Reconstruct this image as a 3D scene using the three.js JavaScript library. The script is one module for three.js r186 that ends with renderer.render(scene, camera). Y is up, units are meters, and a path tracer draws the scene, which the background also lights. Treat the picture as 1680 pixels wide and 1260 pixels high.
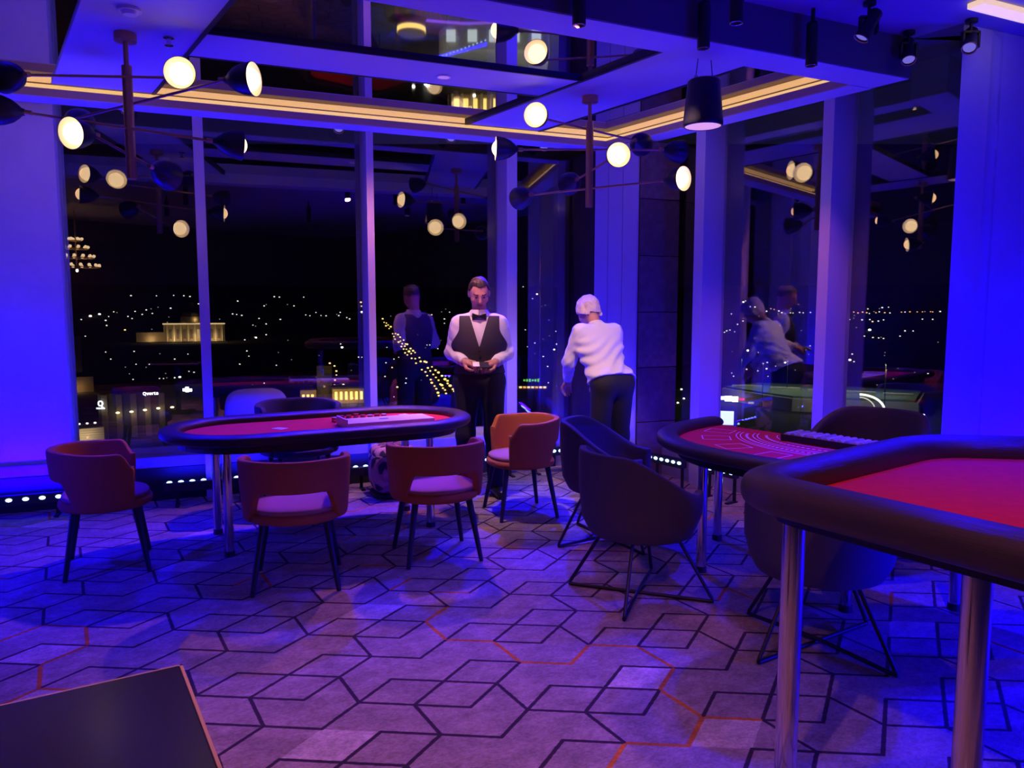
import * as THREE from 'three';
import { RoundedBoxGeometry } from 'three/addons/geometries/RoundedBoxGeometry.js';
import { mergeGeometries } from 'three/addons/utils/BufferGeometryUtils.js';
import { RectAreaLightUniformsLib } from 'three/addons/lights/RectAreaLightUniformsLib.js';
import { FontLoader } from 'three/addons/loaders/FontLoader.js';
import { TextGeometry } from 'three/addons/geometries/TextGeometry.js';

// ------------------------------------------------------------------ camera, sky, exposure
RectAreaLightUniformsLib.init();
const scene = new THREE.Scene();
const EYE = 1.52, FOC = 1250;                      // eye height in metres, focal length for a 1680 x 1260 frame
const PITCH = Math.atan(123 / FOC);
const camera = new THREE.PerspectiveCamera(2 * Math.atan(630 / FOC) * 180 / Math.PI, 4 / 3, 0.05, 9000);
camera.position.set(0, EYE, 0);
camera.rotation.set(-PITCH, 0, 0);
scene.background = new THREE.Color().setRGB(0.0006, 0.0004, 0.002);   // night sky
const renderer = new THREE.WebGLRenderer({ antialias: true });
renderer.toneMapping = THREE.LinearToneMapping;
renderer.toneMappingExposure = 0.92;
renderer.shadowMap.enabled = true;

// light strengths, all in one place
const BLUE = [0.004, 0.0, 1.0], WARM = [1, 0.36, 0.12], PINK = [1, 0.24, 0.40];
const POWER = { bulb: 0.10, cove: 0.3, bar: 320, spotBlue: 130, spotPink: 8, pendant: 1.2, spotFigure: 17, chandelier: 0.3 };

// ------------------------------------------------------------------ helpers
const V = (x, y, z) => new THREE.Vector3(x, y, z);
const W = (X, Y, D) => V(X, Y, -D);                // X right, Y up, D metres ahead of the viewer
let seed = 7;
const rnd = () => { seed |= 0; seed = seed + 0x6D2B79F5 | 0; let t = Math.imul(seed ^ seed >>> 15, 1 | seed); t = t + Math.imul(t ^ t >>> 7, 61 | t) ^ t; return ((t ^ t >>> 14) >>> 0) / 4294967296; };
const taken = {};
function numbered(n) { const k = taken[n] = (taken[n] ?? -1) + 1; return k ? `${n}_${String(k).padStart(3, '0')}` : n; }
function shade(o) { o.traverse(c => { if (c.isMesh) { c.castShadow = true; c.receiveShadow = true; } }); return o; }
function mesh(name, geo, mat, parent) {
  const g = Array.isArray(geo) ? mergeGeometries(geo.map(x => { const y = x.index ? x.toNonIndexed() : x; for (const k of Object.keys(y.attributes)) if (!['position', 'normal', 'uv'].includes(k)) y.deleteAttribute(k); return y; })) : geo;
  const m = new THREE.Mesh(g, mat); m.name = name; m.castShadow = m.receiveShadow = true;
  if (parent) parent.add(m);
  return m;
}
function tag(o, label, category, group, kind) {
  o.userData.label = label; o.userData.category = category;
  if (group) o.userData.group = group;
  if (kind) o.userData.kind = kind;
  return o;
}
function thing(name, label, category, pos, turn = 0, group, kind) {
  const g = new THREE.Group(); g.name = numbered(name); scene.add(g);
  if (pos) g.position.copy(pos);
  g.rotation.y = turn;
  return tag(g, label, category, group, kind);
}
function single(name, geo, mat, label, category, group, kind) {
  const m = mesh(numbered(name), geo, mat, scene);
  return tag(m, label, category, group, kind);
}
const structure = (name, geo, mat, label, category) => single(name, geo, mat, label, category, null, 'structure');
function prism(poly, y0, y1, bevel = 0) {          // plan polygon [[X, D], ...] raised from y0 to y1
  const s = new THREE.Shape(poly.map(([x, d]) => new THREE.Vector2(x, d)));
  const g = new THREE.ExtrudeGeometry(s, { depth: y1 - y0 - 2 * bevel, bevelEnabled: bevel > 0, bevelSize: bevel, bevelOffset: -bevel, bevelThickness: bevel, bevelSegments: 2, curveSegments: 24 });
  g.translate(0, 0, bevel); g.rotateX(-Math.PI / 2); g.translate(0, y0, 0);
  return g;
}
const add2 = (p, d, k) => [p[0] + d[0] * k, p[1] + d[1] * k];
function strip(p0, p1, n, o0, o1) { return [add2(p0, n, o0), add2(p1, n, o0), add2(p1, n, o1), add2(p0, n, o1)]; }
function cyl(r0, r1, a, b, seg = 16) {             // tapered bar from a (r0) to b (r1)
  const d = b.clone().sub(a), g = new THREE.CylinderGeometry(r1, r0, d.length(), seg);
  g.translate(0, d.length() / 2, 0);
  g.applyQuaternion(new THREE.Quaternion().setFromUnitVectors(V(0, 1, 0), d.normalize()));
  return g.translate(a.x, a.y, a.z);
}
function tube(pts, r, seg = 40, rs = 8, tension = 0.01) { return new THREE.TubeGeometry(new THREE.CatmullRomCurve3(pts, false, 'catmullrom', tension), seg, r, rs); }
function box(w, h, d, x, y, z, r = 0) { const g = r ? new RoundedBoxGeometry(w, h, d, 2, r) : new THREE.BoxGeometry(w, h, d); return g.translate(x, y, z); }
function gridGeo(nu, nv, f, closeU, closeV) {      // surface from f(u, v) with u, v in 0..1
  const pos = [], uv = [], idx = [];
  for (let i = 0; i <= nu; i++) for (let j = 0; j <= nv; j++) { const p = f(i / nu, j / nv); pos.push(p[0], p[1], p[2]); uv.push(i / nu * 2, j / nv); }
  for (let i = 0; i < nu; i++) for (let j = 0; j < nv; j++) { const a = i * (nv + 1) + j, b = a + nv + 1; idx.push(a, b, a + 1, b, b + 1, a + 1); }
  const g = new THREE.BufferGeometry();
  g.setAttribute('position', new THREE.Float32BufferAttribute(pos, 3)); g.setAttribute('uv', new THREE.Float32BufferAttribute(uv, 2)); g.setIndex(idx);
  g.computeVertexNormals();
  if (closeV) { const n = g.attributes.normal; for (let i = 0; i <= nu; i++) { const a = i * (nv + 1), b = a + nv, s = V(n.getX(a) + n.getX(b), n.getY(a) + n.getY(b), n.getZ(a) + n.getZ(b)).normalize(); n.setXYZ(a, s.x, s.y, s.z); n.setXYZ(b, s.x, s.y, s.z); } }
  if (closeU) { const n = g.attributes.normal; for (let j = 0; j <= nv; j++) { const a = j, b = nu * (nv + 1) + j, s = V(n.getX(a) + n.getX(b), n.getY(a) + n.getY(b), n.getZ(a) + n.getZ(b)).normalize(); n.setXYZ(a, s.x, s.y, s.z); n.setXYZ(b, s.x, s.y, s.z); } }
  return g;
}
const smooth = (a, b, x) => { const t = Math.min(1, Math.max(0, (x - a) / (b - a))); return t * t * (3 - 2 * t); };
const mix = (a, b, t) => a + (b - a) * t;
// a point seen at (px, py) of a 1680 x 1260 view, D metres ahead; and the plan position of such a point at height Y
function ray(px, py) { const a = (px - 840) / FOC, b = (630 - py) / FOC, c = Math.cos(PITCH), s = Math.sin(PITCH); return [a, b * c - s, b * s + c]; }
function at(px, py, D) { const r = ray(px, py); return W(r[0] * D / r[2], EYE + r[1] * D / r[2], D); }
function plan(px, py, Y) { const r = ray(px, py), t = (Y - EYE) / r[1]; return [r[0] * t, r[2] * t]; }

// ------------------------------------------------------------------ textures and materials
function noiseField(n, cells, sd) {                // tiling value noise
  const g = []; let s = sd; const rr = () => { s = (s * 1664525 + 1013904223) >>> 0; return s / 4294967296; };
  for (let i = 0; i < cells * cells; i++) g.push(rr());
  const out = new Float32Array(n * n);
  for (let y = 0; y < n; y++) for (let x = 0; x < n; x++) {
    const fx = x / n * cells, fy = y / n * cells, x0 = Math.floor(fx), y0 = Math.floor(fy), tx = smooth(0, 1, fx - x0), ty = smooth(0, 1, fy - y0), x1 = (x0 + 1) % cells, y1 = (y0 + 1) % cells;
    out[y * n + x] = mix(mix(g[y0 * cells + x0], g[y0 * cells + x1], tx), mix(g[y1 * cells + x0], g[y1 * cells + x1], tx), ty);
  }
  return out;
}
function texture(n, fn, srgb = true, rep = 1) {
  const d = new Uint8Array(n * n * 4);
  for (let y = 0; y < n; y++) for (let x = 0; x < n; x++) { const c = fn(x, y), k = (y * n + x) * 4; d[k] = c[0]; d[k + 1] = c[1]; d[k + 2] = c[2]; d[k + 3] = 255; }
  const t = new THREE.DataTexture(d, n, n); t.wrapS = t.wrapT = THREE.RepeatWrapping; t.magFilter = THREE.LinearFilter; t.minFilter = THREE.LinearMipmapLinearFilter; t.generateMipmaps = true;
  if (srgb) t.colorSpace = THREE.SRGBColorSpace;
  t.repeat.set(rep, rep); t.needsUpdate = true; return t;
}
const nA = noiseField(256, 64, 3), nB = noiseField(256, 12, 5), nC = noiseField(256, 128, 9);
const grainTex = rep => texture(256, (x, y) => { const v = 255 * (0.55 * nC[y * 256 + x] + 0.45 * nA[y * 256 + x]); return [v, v, v]; }, false, rep);
const grain2 = grainTex(6), grain1 = grainTex(3);
const blotch = (c, amp, rep) => texture(256, (x, y) => { const k = 1 + amp * (nB[y * 256 + x] * 0.6 + nA[y * 256 + x] * 0.4 - 0.5); return c.map(v => Math.max(0, Math.min(255, v * k))); }, true, rep);
const std = o => new THREE.MeshStandardMaterial(o);
const lin = (r, g, b) => new THREE.Color().setRGB(r, g, b);
const M = {
  plaster: std({ map: blotch([222, 220, 218], 0.05, 0.5), roughness: 0.72, bumpMap: grain1, bumpScale: 0.0006 }),
  ceilingPaint: std({ color: lin(0.55, 0.55, 0.56), roughness: 0.6 }),
  outerPaint: std({ color: lin(0.30, 0.30, 0.31), roughness: 0.7 }),
  darkPaintAndShade: std({ color: lin(0.10, 0.10, 0.11), roughness: 0.6 }),  // also carries the shade on the near side of the bulkhead
  fascia: std({ color: lin(0.42, 0.30, 0.20), roughness: 0.45 }),
  mirror: std({ color: lin(0.62, 0.62, 0.64), metalness: 1, roughness: 0.02 }),
  mullion: std({ color: lin(0.55, 0.54, 0.55), roughness: 0.38, metalness: 0.25 }),
  black: std({ color: lin(0.012, 0.012, 0.014), roughness: 0.45 }),
  blackGloss: std({ color: lin(0.010, 0.009, 0.012), roughness: 0.22 }),
  sill: std({ map: blotch([150, 146, 148], 0.12, 1), roughness: 0.4 }),
  darkWood: std({ map: blotch([46, 34, 32], 0.4, 2), roughness: 0.45 }),
  backWall: std({ map: blotch([60, 44, 40], 0.3, 1), roughness: 0.7 }),
  stone: [0, 1, 2].map(i => std({ map: blotch([[92, 74, 70], [84, 66, 64], [100, 82, 76]][i], 0.35, 1.6 + i * 0.3), roughness: 0.5, bumpMap: grain1, bumpScale: 0.001 })),
  panel: std({ color: lin(0.42, 0.38, 0.46), roughness: 0.28 }),
  glass: new THREE.MeshPhysicalMaterial({ color: 0xffffff, transmission: 1, thickness: 0, roughness: 0, ior: 2.1, metalness: 0 }),
  brass: std({ color: lin(0.64, 0.40, 0.13), metalness: 0.55, roughness: 0.38 }),
  shadeMetal: std({ color: lin(0.02, 0.02, 0.022), metalness: 0.2, roughness: 0.4 }),
  shadeInner: std({ color: lin(0.75, 0.7, 0.6), roughness: 0.6 }),
  chrome: std({ color: lin(0.72, 0.70, 0.68), metalness: 1, roughness: 0.14 }),
  leather: std({ color: lin(0.040, 0.030, 0.027), roughness: 0.36, bumpMap: grain2, bumpScale: 0.0008 }),
  felt: std({ map: blotch([206, 22, 44], 0.10, 3), roughness: 0.95, bumpMap: grain2, bumpScale: 0.0008 }),
  orange: new THREE.MeshPhysicalMaterial({ color: lin(0.52, 0.15, 0.035), roughness: 0.85, sheen: 0.5, sheenColor: lin(0.6, 0.35, 0.2), sheenRoughness: 0.5, bumpMap: grain2, bumpScale: 0.0008 }),
  pinkSeat: new THREE.MeshPhysicalMaterial({ color: lin(0.50, 0.22, 0.14), roughness: 0.85, sheen: 0.4, sheenColor: lin(0.6, 0.4, 0.3), bumpMap: grain2, bumpScale: 0.0008 }),
  navy: new THREE.MeshPhysicalMaterial({ color: lin(0.060, 0.050, 0.075), roughness: 0.85, sheen: 0.4, sheenColor: lin(0.25, 0.22, 0.3), sheenRoughness: 0.5, bumpMap: grain2, bumpScale: 0.0008 }),
  cushion: std({ color: lin(0.45, 0.45, 0.5), roughness: 0.9, bumpMap: grain2, bumpScale: 0.001 }),
  bar: std({ color: lin(0.01, 0.01, 0.012), roughness: 0.5 }),
  led: std({ color: 0x000000, emissive: lin(0.35, 0.55, 1), emissiveIntensity: 5 }),
  bulb: std({ color: 0x000000, emissive: lin(1, 0.66, 0.36), emissiveIntensity: 3.4 }),
  coveGlow: std({ color: lin(0.7, 0.6, 0.45), roughness: 0.6, emissive: lin(1, 0.60, 0.22), emissiveIntensity: 0.9 }),
  white: std({ color: lin(0.75, 0.74, 0.74), roughness: 0.5 }),
  chipRed: std({ color: lin(0.55, 0.06, 0.05), roughness: 0.45 }),
  chipPale: std({ color: lin(0.62, 0.60, 0.58), roughness: 0.45 }),
  chipGrey: std({ color: lin(0.42, 0.42, 0.44), roughness: 0.45 }),
  chipRose: std({ color: lin(0.58, 0.44, 0.5), roughness: 0.45 }),
  clear: new THREE.MeshPhysicalMaterial({ color: 0xffffff, transmission: 1, thickness: 0, roughness: 0.02, ior: 1.5 }),
};

// ------------------------------------------------------------------ room: plan lines
const LD = [0.9257, 0.378], LN = [-0.378, 0.9257], L0 = [-3.18, 5.53];       // left window wall: direction, outward normal, start of the soffit edge
const K = [0.859, 7.18];                                                   // inner corner of the soffit
const RD = [0.5756, -0.8177], RN = [0.8177, 0.5756];                           // right window wall
const Lp = (t, o = 0) => add2(add2(L0, LD, t), LN, o);
const Rp = (t, o = 0) => add2(add2(K, RD, t), RN, o);
function cross(p, d, q, e) { const k = d[0] * e[1] - d[1] * e[0]; return add2(p, d, ((q[0] - p[0]) * e[1] - (q[1] - p[1]) * e[0]) / k); }
const corner = o => cross(Lp(0, o), LD, Rp(0, o), RD);                     // corner of lines moved outward by o
const KG = corner(0.45);
const seen = (p, d, px) => { const k = (px - 840) / FOC; return (k * p[1] - p[0]) / (d[0] - k * d[1]); };  // how far along a plan line the bearing px lies
const BD = [0.905, 0.425], BN = [-0.425, 0.905], B0 = [1.45, 4.575];           // bulkhead towards the room
const Bp = (t, o = 0) => add2(add2(B0, BD, t), BN, o);
const OUT = 3.25, TRAY = 3.11, SOF = 3.0;                                  // ceiling heights
const pillarEndR = seen(Rp(0, 0.2), RD, 1552);
const RPil = Rp(pillarEndR, 0.2);
const XL = -5.2, XR = 5.2, DB = -4.2;
const leftEnd = cross(Lp(0, 0.45), LD, [XL, 0], [0, 1]);
const rightEnd = cross(RPil, [0.92, 0.39], [XR, 0], [0, 1]);

// carpet: triangular lattice of printed lines, measured on the photograph
const E1 = [0.218, -0.018], E2 = [0.097, 0.188], O0 = [-0.959, 3.44], TILE = 12;
const carpetTex = (() => {
  const n = 1536, det = E1[0] * E2[1] - E1[1] * E2[0];
  const m3 = k => ((k % 3) + 3) % 3, mt = k => ((k % TILE) + TILE) % TILE, isB = j => m3(j) === 0;
  const orange = new Set();
  const path = pts => { for (let k = 1; k < pts.length; k++) { const a = pts[k - 1], b = pts[k]; orange.add([mt(a[0]), mt(a[1]), mt(b[0]), mt(b[1])].join()); orange.add([mt(b[0]), mt(b[1]), mt(a[0]), mt(a[1])].join()); } };
  path([[2, 2], [2, 1], [3, 0], [4, 0], [5, -1], [6, -1], [6, 0], [7, 0], [8, -1], [8, -2], [9, -3], [9, -4], [8, -4], [8, -5]]);
  path([[9, -3], [10, -3]]); path([[0, 3], [0, 4], [1, 3], [2, 3]]); path([[-1, 2], [0, 1]]); path([[8, 3], [8, 4], [9, 3]]); path([[10, -7], [11, -7], [11, -6]]);
  const light = new Set(['0,1', '5,4', '9,8', '3,7', '7,10'].map(String));
  const edges = (i, j) => {
    const k = m3(i - j), r = [];
    if (k === 0 || (isB(j) && k === 1) || (!isB(j) && k === 2)) r.push([i + 1, j]);
    if (k === 1 || (k === 0 && !isB(j + 1)) || (k === 2 && isB(j))) r.push([i, j + 1]);
    if (k === 1 && m3(j) !== 2) r.push([i + 1, j - 1]);
    return r;
  };
  const all = {};
  for (let i = -2; i <= TILE + 1; i++) for (let j = -2; j <= TILE + 2; j++) all[i + ',' + j] = edges(i, j).map(b => ({ a: [i, j], b, o: orange.has([mt(i), mt(j), mt(b[0]), mt(b[1])].join()) }));
  const nz = noiseField(n, 40, 21), nf = noiseField(n, 384, 22), nm = noiseField(n, 150, 23);
  return texture(n, (x, y) => {
    const u = x / n * TILE, v = y / n * TILE, iu = Math.floor(u), iv = Math.floor(v);
    let best = 9, bo = false;
    for (let a = -1; a <= 1; a++) for (let b = -1; b <= 2; b++) for (const e of all[(iu + a) + ',' + (iv + b)] || []) {
      const wx = (u - e.a[0]) * E1[0] + (v - e.a[1]) * E2[0], wy = (u - e.a[0]) * E1[1] + (v - e.a[1]) * E2[1];
      const ex = (e.b[0] - e.a[0]) * E1[0] + (e.b[1] - e.a[1]) * E2[0], ey = (e.b[0] - e.a[0]) * E1[1] + (e.b[1] - e.a[1]) * E2[1];
      const t = Math.min(1, Math.max(0, (wx * ex + wy * ey) / (ex * ex + ey * ey))), d = Math.hypot(wx - t * ex, wy - t * ey);
      if (d < best - (e.o ? 0.001 : 0)) { best = d; bo = e.o; }
    }
    const k = y * n + x, wob = 0.0015 * (nm[k] - 0.5);
    const f = 0.86 + 0.16 * (nz[k] - 0.5) + 0.16 * (nf[k] - 0.5) + 0.12 * (nm[k] - 0.5);
    let c = light.has(iu + ',' + iv) ? [214, 202, 190] : [172, 158, 150];
    const w = smooth(bo ? 0.0105 : 0.009, bo ? 0.007 : 0.006, best + wob);
    const lc = bo ? [216, 128, 26] : [54, 38, 50];
    c = c.map((q, m) => mix(q, lc[m], w));
    return c.map(q => Math.min(255, q * f));
  });
})();
{
  const g = prism([[XL, DB], [XR, DB], [XR, rightEnd[1] + 0.5], add2(RPil, RN, 0.3), add2(KG, [0, 1], 0.3), [XL, leftEnd[1] + 0.4]], -0.2, 0);
  const p = g.attributes.position, uv = g.attributes.uv, det = E1[0] * E2[1] - E1[1] * E2[0];
  for (let k = 0; k < p.count; k++) { const X = p.getX(k) - O0[0], D = -p.getZ(k) - O0[1]; uv.setXY(k, (X * E2[1] - D * E2[0]) / det / TILE, (D * E1[0] - X * E1[1]) / det / TILE); }
  structure('floor', g, std({ map: carpetTex, roughness: 0.95, bumpMap: grain2, bumpScale: 0.002 }), 'pale carpet with dark and orange lozenge lines', 'floor');
}

// ceiling: outer ceiling, bulkhead, soffit ring, bands and mirror panels
const ceil = thing('ceiling', 'ceiling with mirrored panels, pale bands and a glowing cove', 'ceiling', null, 0, null, 'structure');
{
  const bl = cross(Bp(0), BD, [XL, 0], [0, 1]), br = cross(Bp(0), BD, Rp(0, 0.2), RD);
  mesh('outer_ceiling', prism([[XL, DB], [XR, DB], [XR, rightEnd[1] + 0.5], add2(RPil, RN, 0.3), [br[0] + 0.6, br[1] + 0.05], br, bl], OUT, OUT + 0.15), M.outerPaint, ceil);
  const fl = cross(Bp(0, 0.25), BD, [XL, 0], [0, 1]), fr = cross(Bp(0, 0.25), BD, Rp(0), RD), nr = cross(Bp(0), BD, Rp(0, 0.2), RD), fr2 = cross(Bp(0, 0.25), BD, Rp(0, 0.2), RD);
  mesh('bulkhead', prism([bl, nr, fr2, fl], SOF, OUT + 0.1), M.ceilingPaint, ceil);
  mesh('bulkhead_shaded_face', prism(strip(bl, nr, BN, -0.012, 0), SOF + 0.004, OUT), M.darkPaintAndShade, ceil);  // thin dark slab: shade of the near side put into its colour
  // soffit along both window walls: lower lip, then the recess that holds the light strip
  const Ls = Lp(-2.2), soff = [Ls, K, fr, fr2, corner(0.2), Lp(-2.2, 0.2)];
  mesh('soffit', prism(soff, SOF + 0.002, SOF + 0.055), M.fascia, ceil);
  mesh('soffit_underside', prism([Lp(-2.2, 0.004), corner(0.004), cross(Bp(0, 0.25), BD, Rp(0, 0.004), RD), fr2, corner(0.2), Lp(-2.2, 0.2)], SOF - 0.004, SOF + 0.002), M.ceilingPaint, ceil);
  mesh('cove_back', prism([Lp(-2.2, 0.10), corner(0.10), cross(Bp(0, 0.25), BD, Rp(0, 0.10), RD), fr2, corner(0.2), Lp(-2.2, 0.2)], SOF + 0.055, TRAY + 0.02), M.fascia, ceil);
  mesh('blind_recess_top', prism([Lp(-2.2, 0.19), corner(0.19), Rp(pillarEndR, 0.19), Rp(pillarEndR, 0.7), corner(0.7), Lp(-2.2, 0.7)], SOF + 0.25, SOF + 0.35), M.darkPaintAndShade, ceil);
  // mirror panels above the tray, split by the bands
  const tray = (d0, d1, a, b) => {                 // strip parallel to the left wall between distances d0, d1 from it, cut by two lines along RD
    const q = (d, line) => cross(Lp(0, -d), LD, line, RD); return [q(d0, a), q(d0, b), q(d1, b), q(d1, a)];
  };
  const Cc = [-2.312, 4.76], Cl = add2(Cc, RN, -0.31), Cr = add2(Cc, RN, 0.31), Bl = [-0.363, 6.673], Br = add2(Bl, RN, 0.64), far = [-5.2, 4.2], Rl = K;
  const FD = 2.5;
  for (const [a, b, d0, d1] of [[far, Cl, -0.1, FD], [Cr, Bl, -0.1, 1.0], [Cr, Bl, 1.45, FD], [Br, add2(K, RN, 0.1), -0.1, FD]]) mesh('mirror_panel', prism(tray(d0, d1, a, b), TRAY, TRAY + 0.02), M.mirror, ceil);
  mesh('ceiling_band', prism(tray(1.0, 1.45, Cr, Bl), TRAY - 0.018, TRAY + 0.02), M.ceilingPaint, ceil);
  mesh('ceiling_band', prism(tray(-0.02, FD, Cl, Cr), TRAY - 0.02, TRAY + 0.02), M.ceilingPaint, ceil);
  mesh('ceiling_band', prism(tray(-0.02, FD, Bl, Br), TRAY - 0.02, TRAY + 0.02), M.ceilingPaint, ceil);
  for (const e of [add2(Bl, RN, -0.025), Br, Cr]) mesh('band_trim', prism(tray(-0.02, FD, e, add2(e, RN, 0.025)), TRAY - 0.026, TRAY + 0.01), M.black, ceil);
  for (const d of [0.985, 1.45]) mesh('band_trim', prism(tray(d, d + 0.015, Cr, Bl), TRAY - 0.022, TRAY + 0.01), M.black, ceil);
  mesh('slab_above', prism([[XL, 2], [XR, 2], [XR, 9], [XL, 9]], OUT + 0.16, OUT + 0.25), M.darkPaintAndShade, ceil);
}
// glowing cove strips (an LED strip inside the recess, with area lights of the same size)
function rectLight(a, b, y, n, h, tilt, color, power) {       // area light between plan points a and b, facing plan normal n tilted up by tilt
  const w = Math.hypot(b[0] - a[0], b[1] - a[1]), l = new THREE.RectAreaLight(lin(...color), power, w, h);
  const c = W((a[0] + b[0]) / 2, y, (a[1] + b[1]) / 2); l.position.copy(c);
  l.lookAt(c.clone().add(W(n[0] * Math.cos(tilt), Math.sin(tilt), n[1] * Math.cos(tilt))));
  l.castShadow = true; scene.add(l); return l;
}
{
  const frE = cross(Bp(0, 0.25), BD, Rp(0, 0.1), RD), cK = corner(0.094);
  single('cove_light_strip', prism([Lp(-1.9, 0.094), cK, corner(0.1), Lp(-1.9, 0.1)], SOF + 0.06, TRAY - 0.006), M.coveGlow, 'warm glowing cove strip above the left window wall', 'light strip');
  single('cove_light_strip', prism([cK, cross(Bp(0, 0.25), BD, Rp(0, 0.094), RD), frE, corner(0.1)], SOF + 0.06, TRAY - 0.006), M.coveGlow, 'warm glowing cove strip above the right windows by the pendant lamp', 'light strip');
  rectLight(Lp(-1.9, 0.088), Lp(4.3, 0.088), SOF + 0.085, [-LN[0], -LN[1]], 0.04, 0, WARM, POWER.cove);
  rectLight(Rp(0.1, 0.088), Rp(2.3, 0.088), SOF + 0.085, [-RN[0], -RN[1]], 0.04, 0, WARM, POWER.cove);
  const a = plan(1615, -6, OUT), b = plan(1720, 22, OUT);
  single('cove_light_strip', prism(strip(a, b, [-0.39, 0.92], 0, 0.10), OUT - 0.035, OUT - 0.005), std({ color: lin(0.7, 0.6, 0.45), emissive: lin(1, 0.68, 0.3), emissiveIntensity: 0.9 }), 'short bright cove strip in the top right corner', 'light strip');
  rectLight(a, b, OUT - 0.045, [0.39, -0.92], 0.03, -0.9, WARM, POWER.cove);
}

// walls, pillars, window walls
const wallBack = structure('wall_back', prism([[XL - 0.2, DB - 0.2], [XR + 0.2, DB - 0.2], [XR + 0.2, DB], [XL - 0.2, DB]], -0.2, OUT + 0.15), M.backWall, 'dark brown wall at the back of the room', 'wall');
structure('wall_left', prism([[XL - 0.2, DB], [XL, DB], [XL, leftEnd[1] + 0.4], [XL - 0.2, leftEnd[1] + 0.4]], -0.2, OUT + 0.15), M.backWall, 'dark side wall left of the window wall', 'wall');
structure('wall_right', prism([[XR, DB], [XR + 0.2, DB], [XR + 0.2, rightEnd[1] + 0.5], [XR, rightEnd[1] + 0.5]], -0.2, OUT + 0.15), M.backWall, 'dark side wall beyond the right pillar', 'wall');
const tPil = seen(Lp(0, 0.32), LD, 108);
structure('wall_pillar_left', prism([Lp(-2.25, 0.32), Lp(tPil, 0.32), Lp(tPil, 0.75), Lp(-2.25, 0.75)], -0.2, 3.26, 0.012), M.plaster, 'smooth plaster pillar lit solid blue at the left edge', 'pillar');
structure('wall_pillar_right', prism([RPil, rightEnd, add2(rightEnd, [-0.39, 0.92], 0.4), add2(RPil, RN, 0.45)], -0.2, OUT, 0.012), M.plaster, 'smooth plaster pillar lit blue at the right edge', 'pillar');
// mullions
function mullion(p, d, n, w, depth, label, top = 3.2) {
  const a = add2(p, d, -w / 2), b = add2(p, d, w / 2);
  structure('trim', prism(strip(a, b, n, 0, depth), -0.1, top, 0.006), M.mullion, label, 'mullion');
}
const tM = [338, 612, 840].map(px => seen(Lp(0, 0.2), LD, px));
const tR = [1142, 1345].map(px => seen(Rp(0, 0.2), RD, px));
mullion(Lp(tM[0], 0.2), LD, LN, 0.075, 0.28, 'first window mullion from the left blue pillar');
mullion(Lp(tM[1], 0.2), LD, LN, 0.06, 0.28, 'window mullion behind the long poker table, second from the left pillar');
mullion(Lp(tM[2], 0.2), LD, LN, 0.10, 0.28, 'window mullion just behind the standing man');
mullion(Rp(tR[0], 0.2), RD, RN, 0.10, 0.28, 'wide window mullion beside the stone column');
mullion(Rp(tR[1], 0.2), RD, RN, 0.085, 0.30, 'window mullion between the two right windows', 3.2);
// glass panes
function windowPane(i, a, b, n, y0, y1, label) {
  const g = thing('window_' + i, label, 'window', null, 0, null, 'structure');
  mesh('pane', prism(strip(a, b, n, 0, 0.008), y0, y1), M.glass, g);
  mesh('bottom_rail', prism(strip(a, b, n, -0.03, 0.04), y0 - 0.05, y0), M.mullion, g);
}
const GL = 0.45, sillTop = 0.35;
const tCol = 0;
windowPane(1, Lp(tPil + 0.01, GL), Lp(tM[0] - 0.04, GL), LN, sillTop + 0.05, 3.25, 'tall window pane beside the left blue pillar');
windowPane(2, Lp(tM[0] + 0.04, GL), Lp(tM[1] - 0.035, GL), LN, sillTop + 0.05, 3.25, 'tall window pane behind the left half of the poker table');
windowPane(3, Lp(tM[1] + 0.035, GL), Lp(tM[2] - 0.055, GL), LN, sillTop + 0.05, 3.25, 'tall window pane to the left of the standing man');
windowPane(4, Lp(tM[2] + 0.055, GL), KG, LN, sillTop + 0.05, 3.25, 'narrow window pane between the two people');
windowPane(5, KG, Rp(tR[0] - 0.055, GL), RN, sillTop + 0.05, 3.25, 'window pane behind the stone column');
windowPane(6, Rp(tR[0] + 0.055, GL), Rp(tR[1] - 0.048, GL), RN, sillTop + 0.05, 3.25, 'window pane behind the card table with the chip tray');
windowPane(7, Rp(tR[1] + 0.048, GL), Rp(pillarEndR + 0.12, GL), RN, sillTop + 0.05, 3.25, 'window pane beside the right blue pillar');
structure('trim', prism([Lp(-2.2, 0.28), corner(0.28), corner(0.53), Lp(-2.2, 0.53)], -0.1, sillTop - 0.001, 0.01), M.sill, 'low sill bench along the left window wall', 'sill');
structure('trim', prism([corner(0.28), Rp(pillarEndR, 0.28), Rp(pillarEndR, 0.53), corner(0.53)], -0.1, sillTop, 0.01), M.sill, 'low sill along the right windows', 'sill');
structure('baseboard_left', prism(strip(Lp(-1.5, 0.262), Lp(4.0, 0.262), LN, 0, 0.018), 0, 0.26), M.black, 'black panel under the left window sill', 'baseboard');
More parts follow.
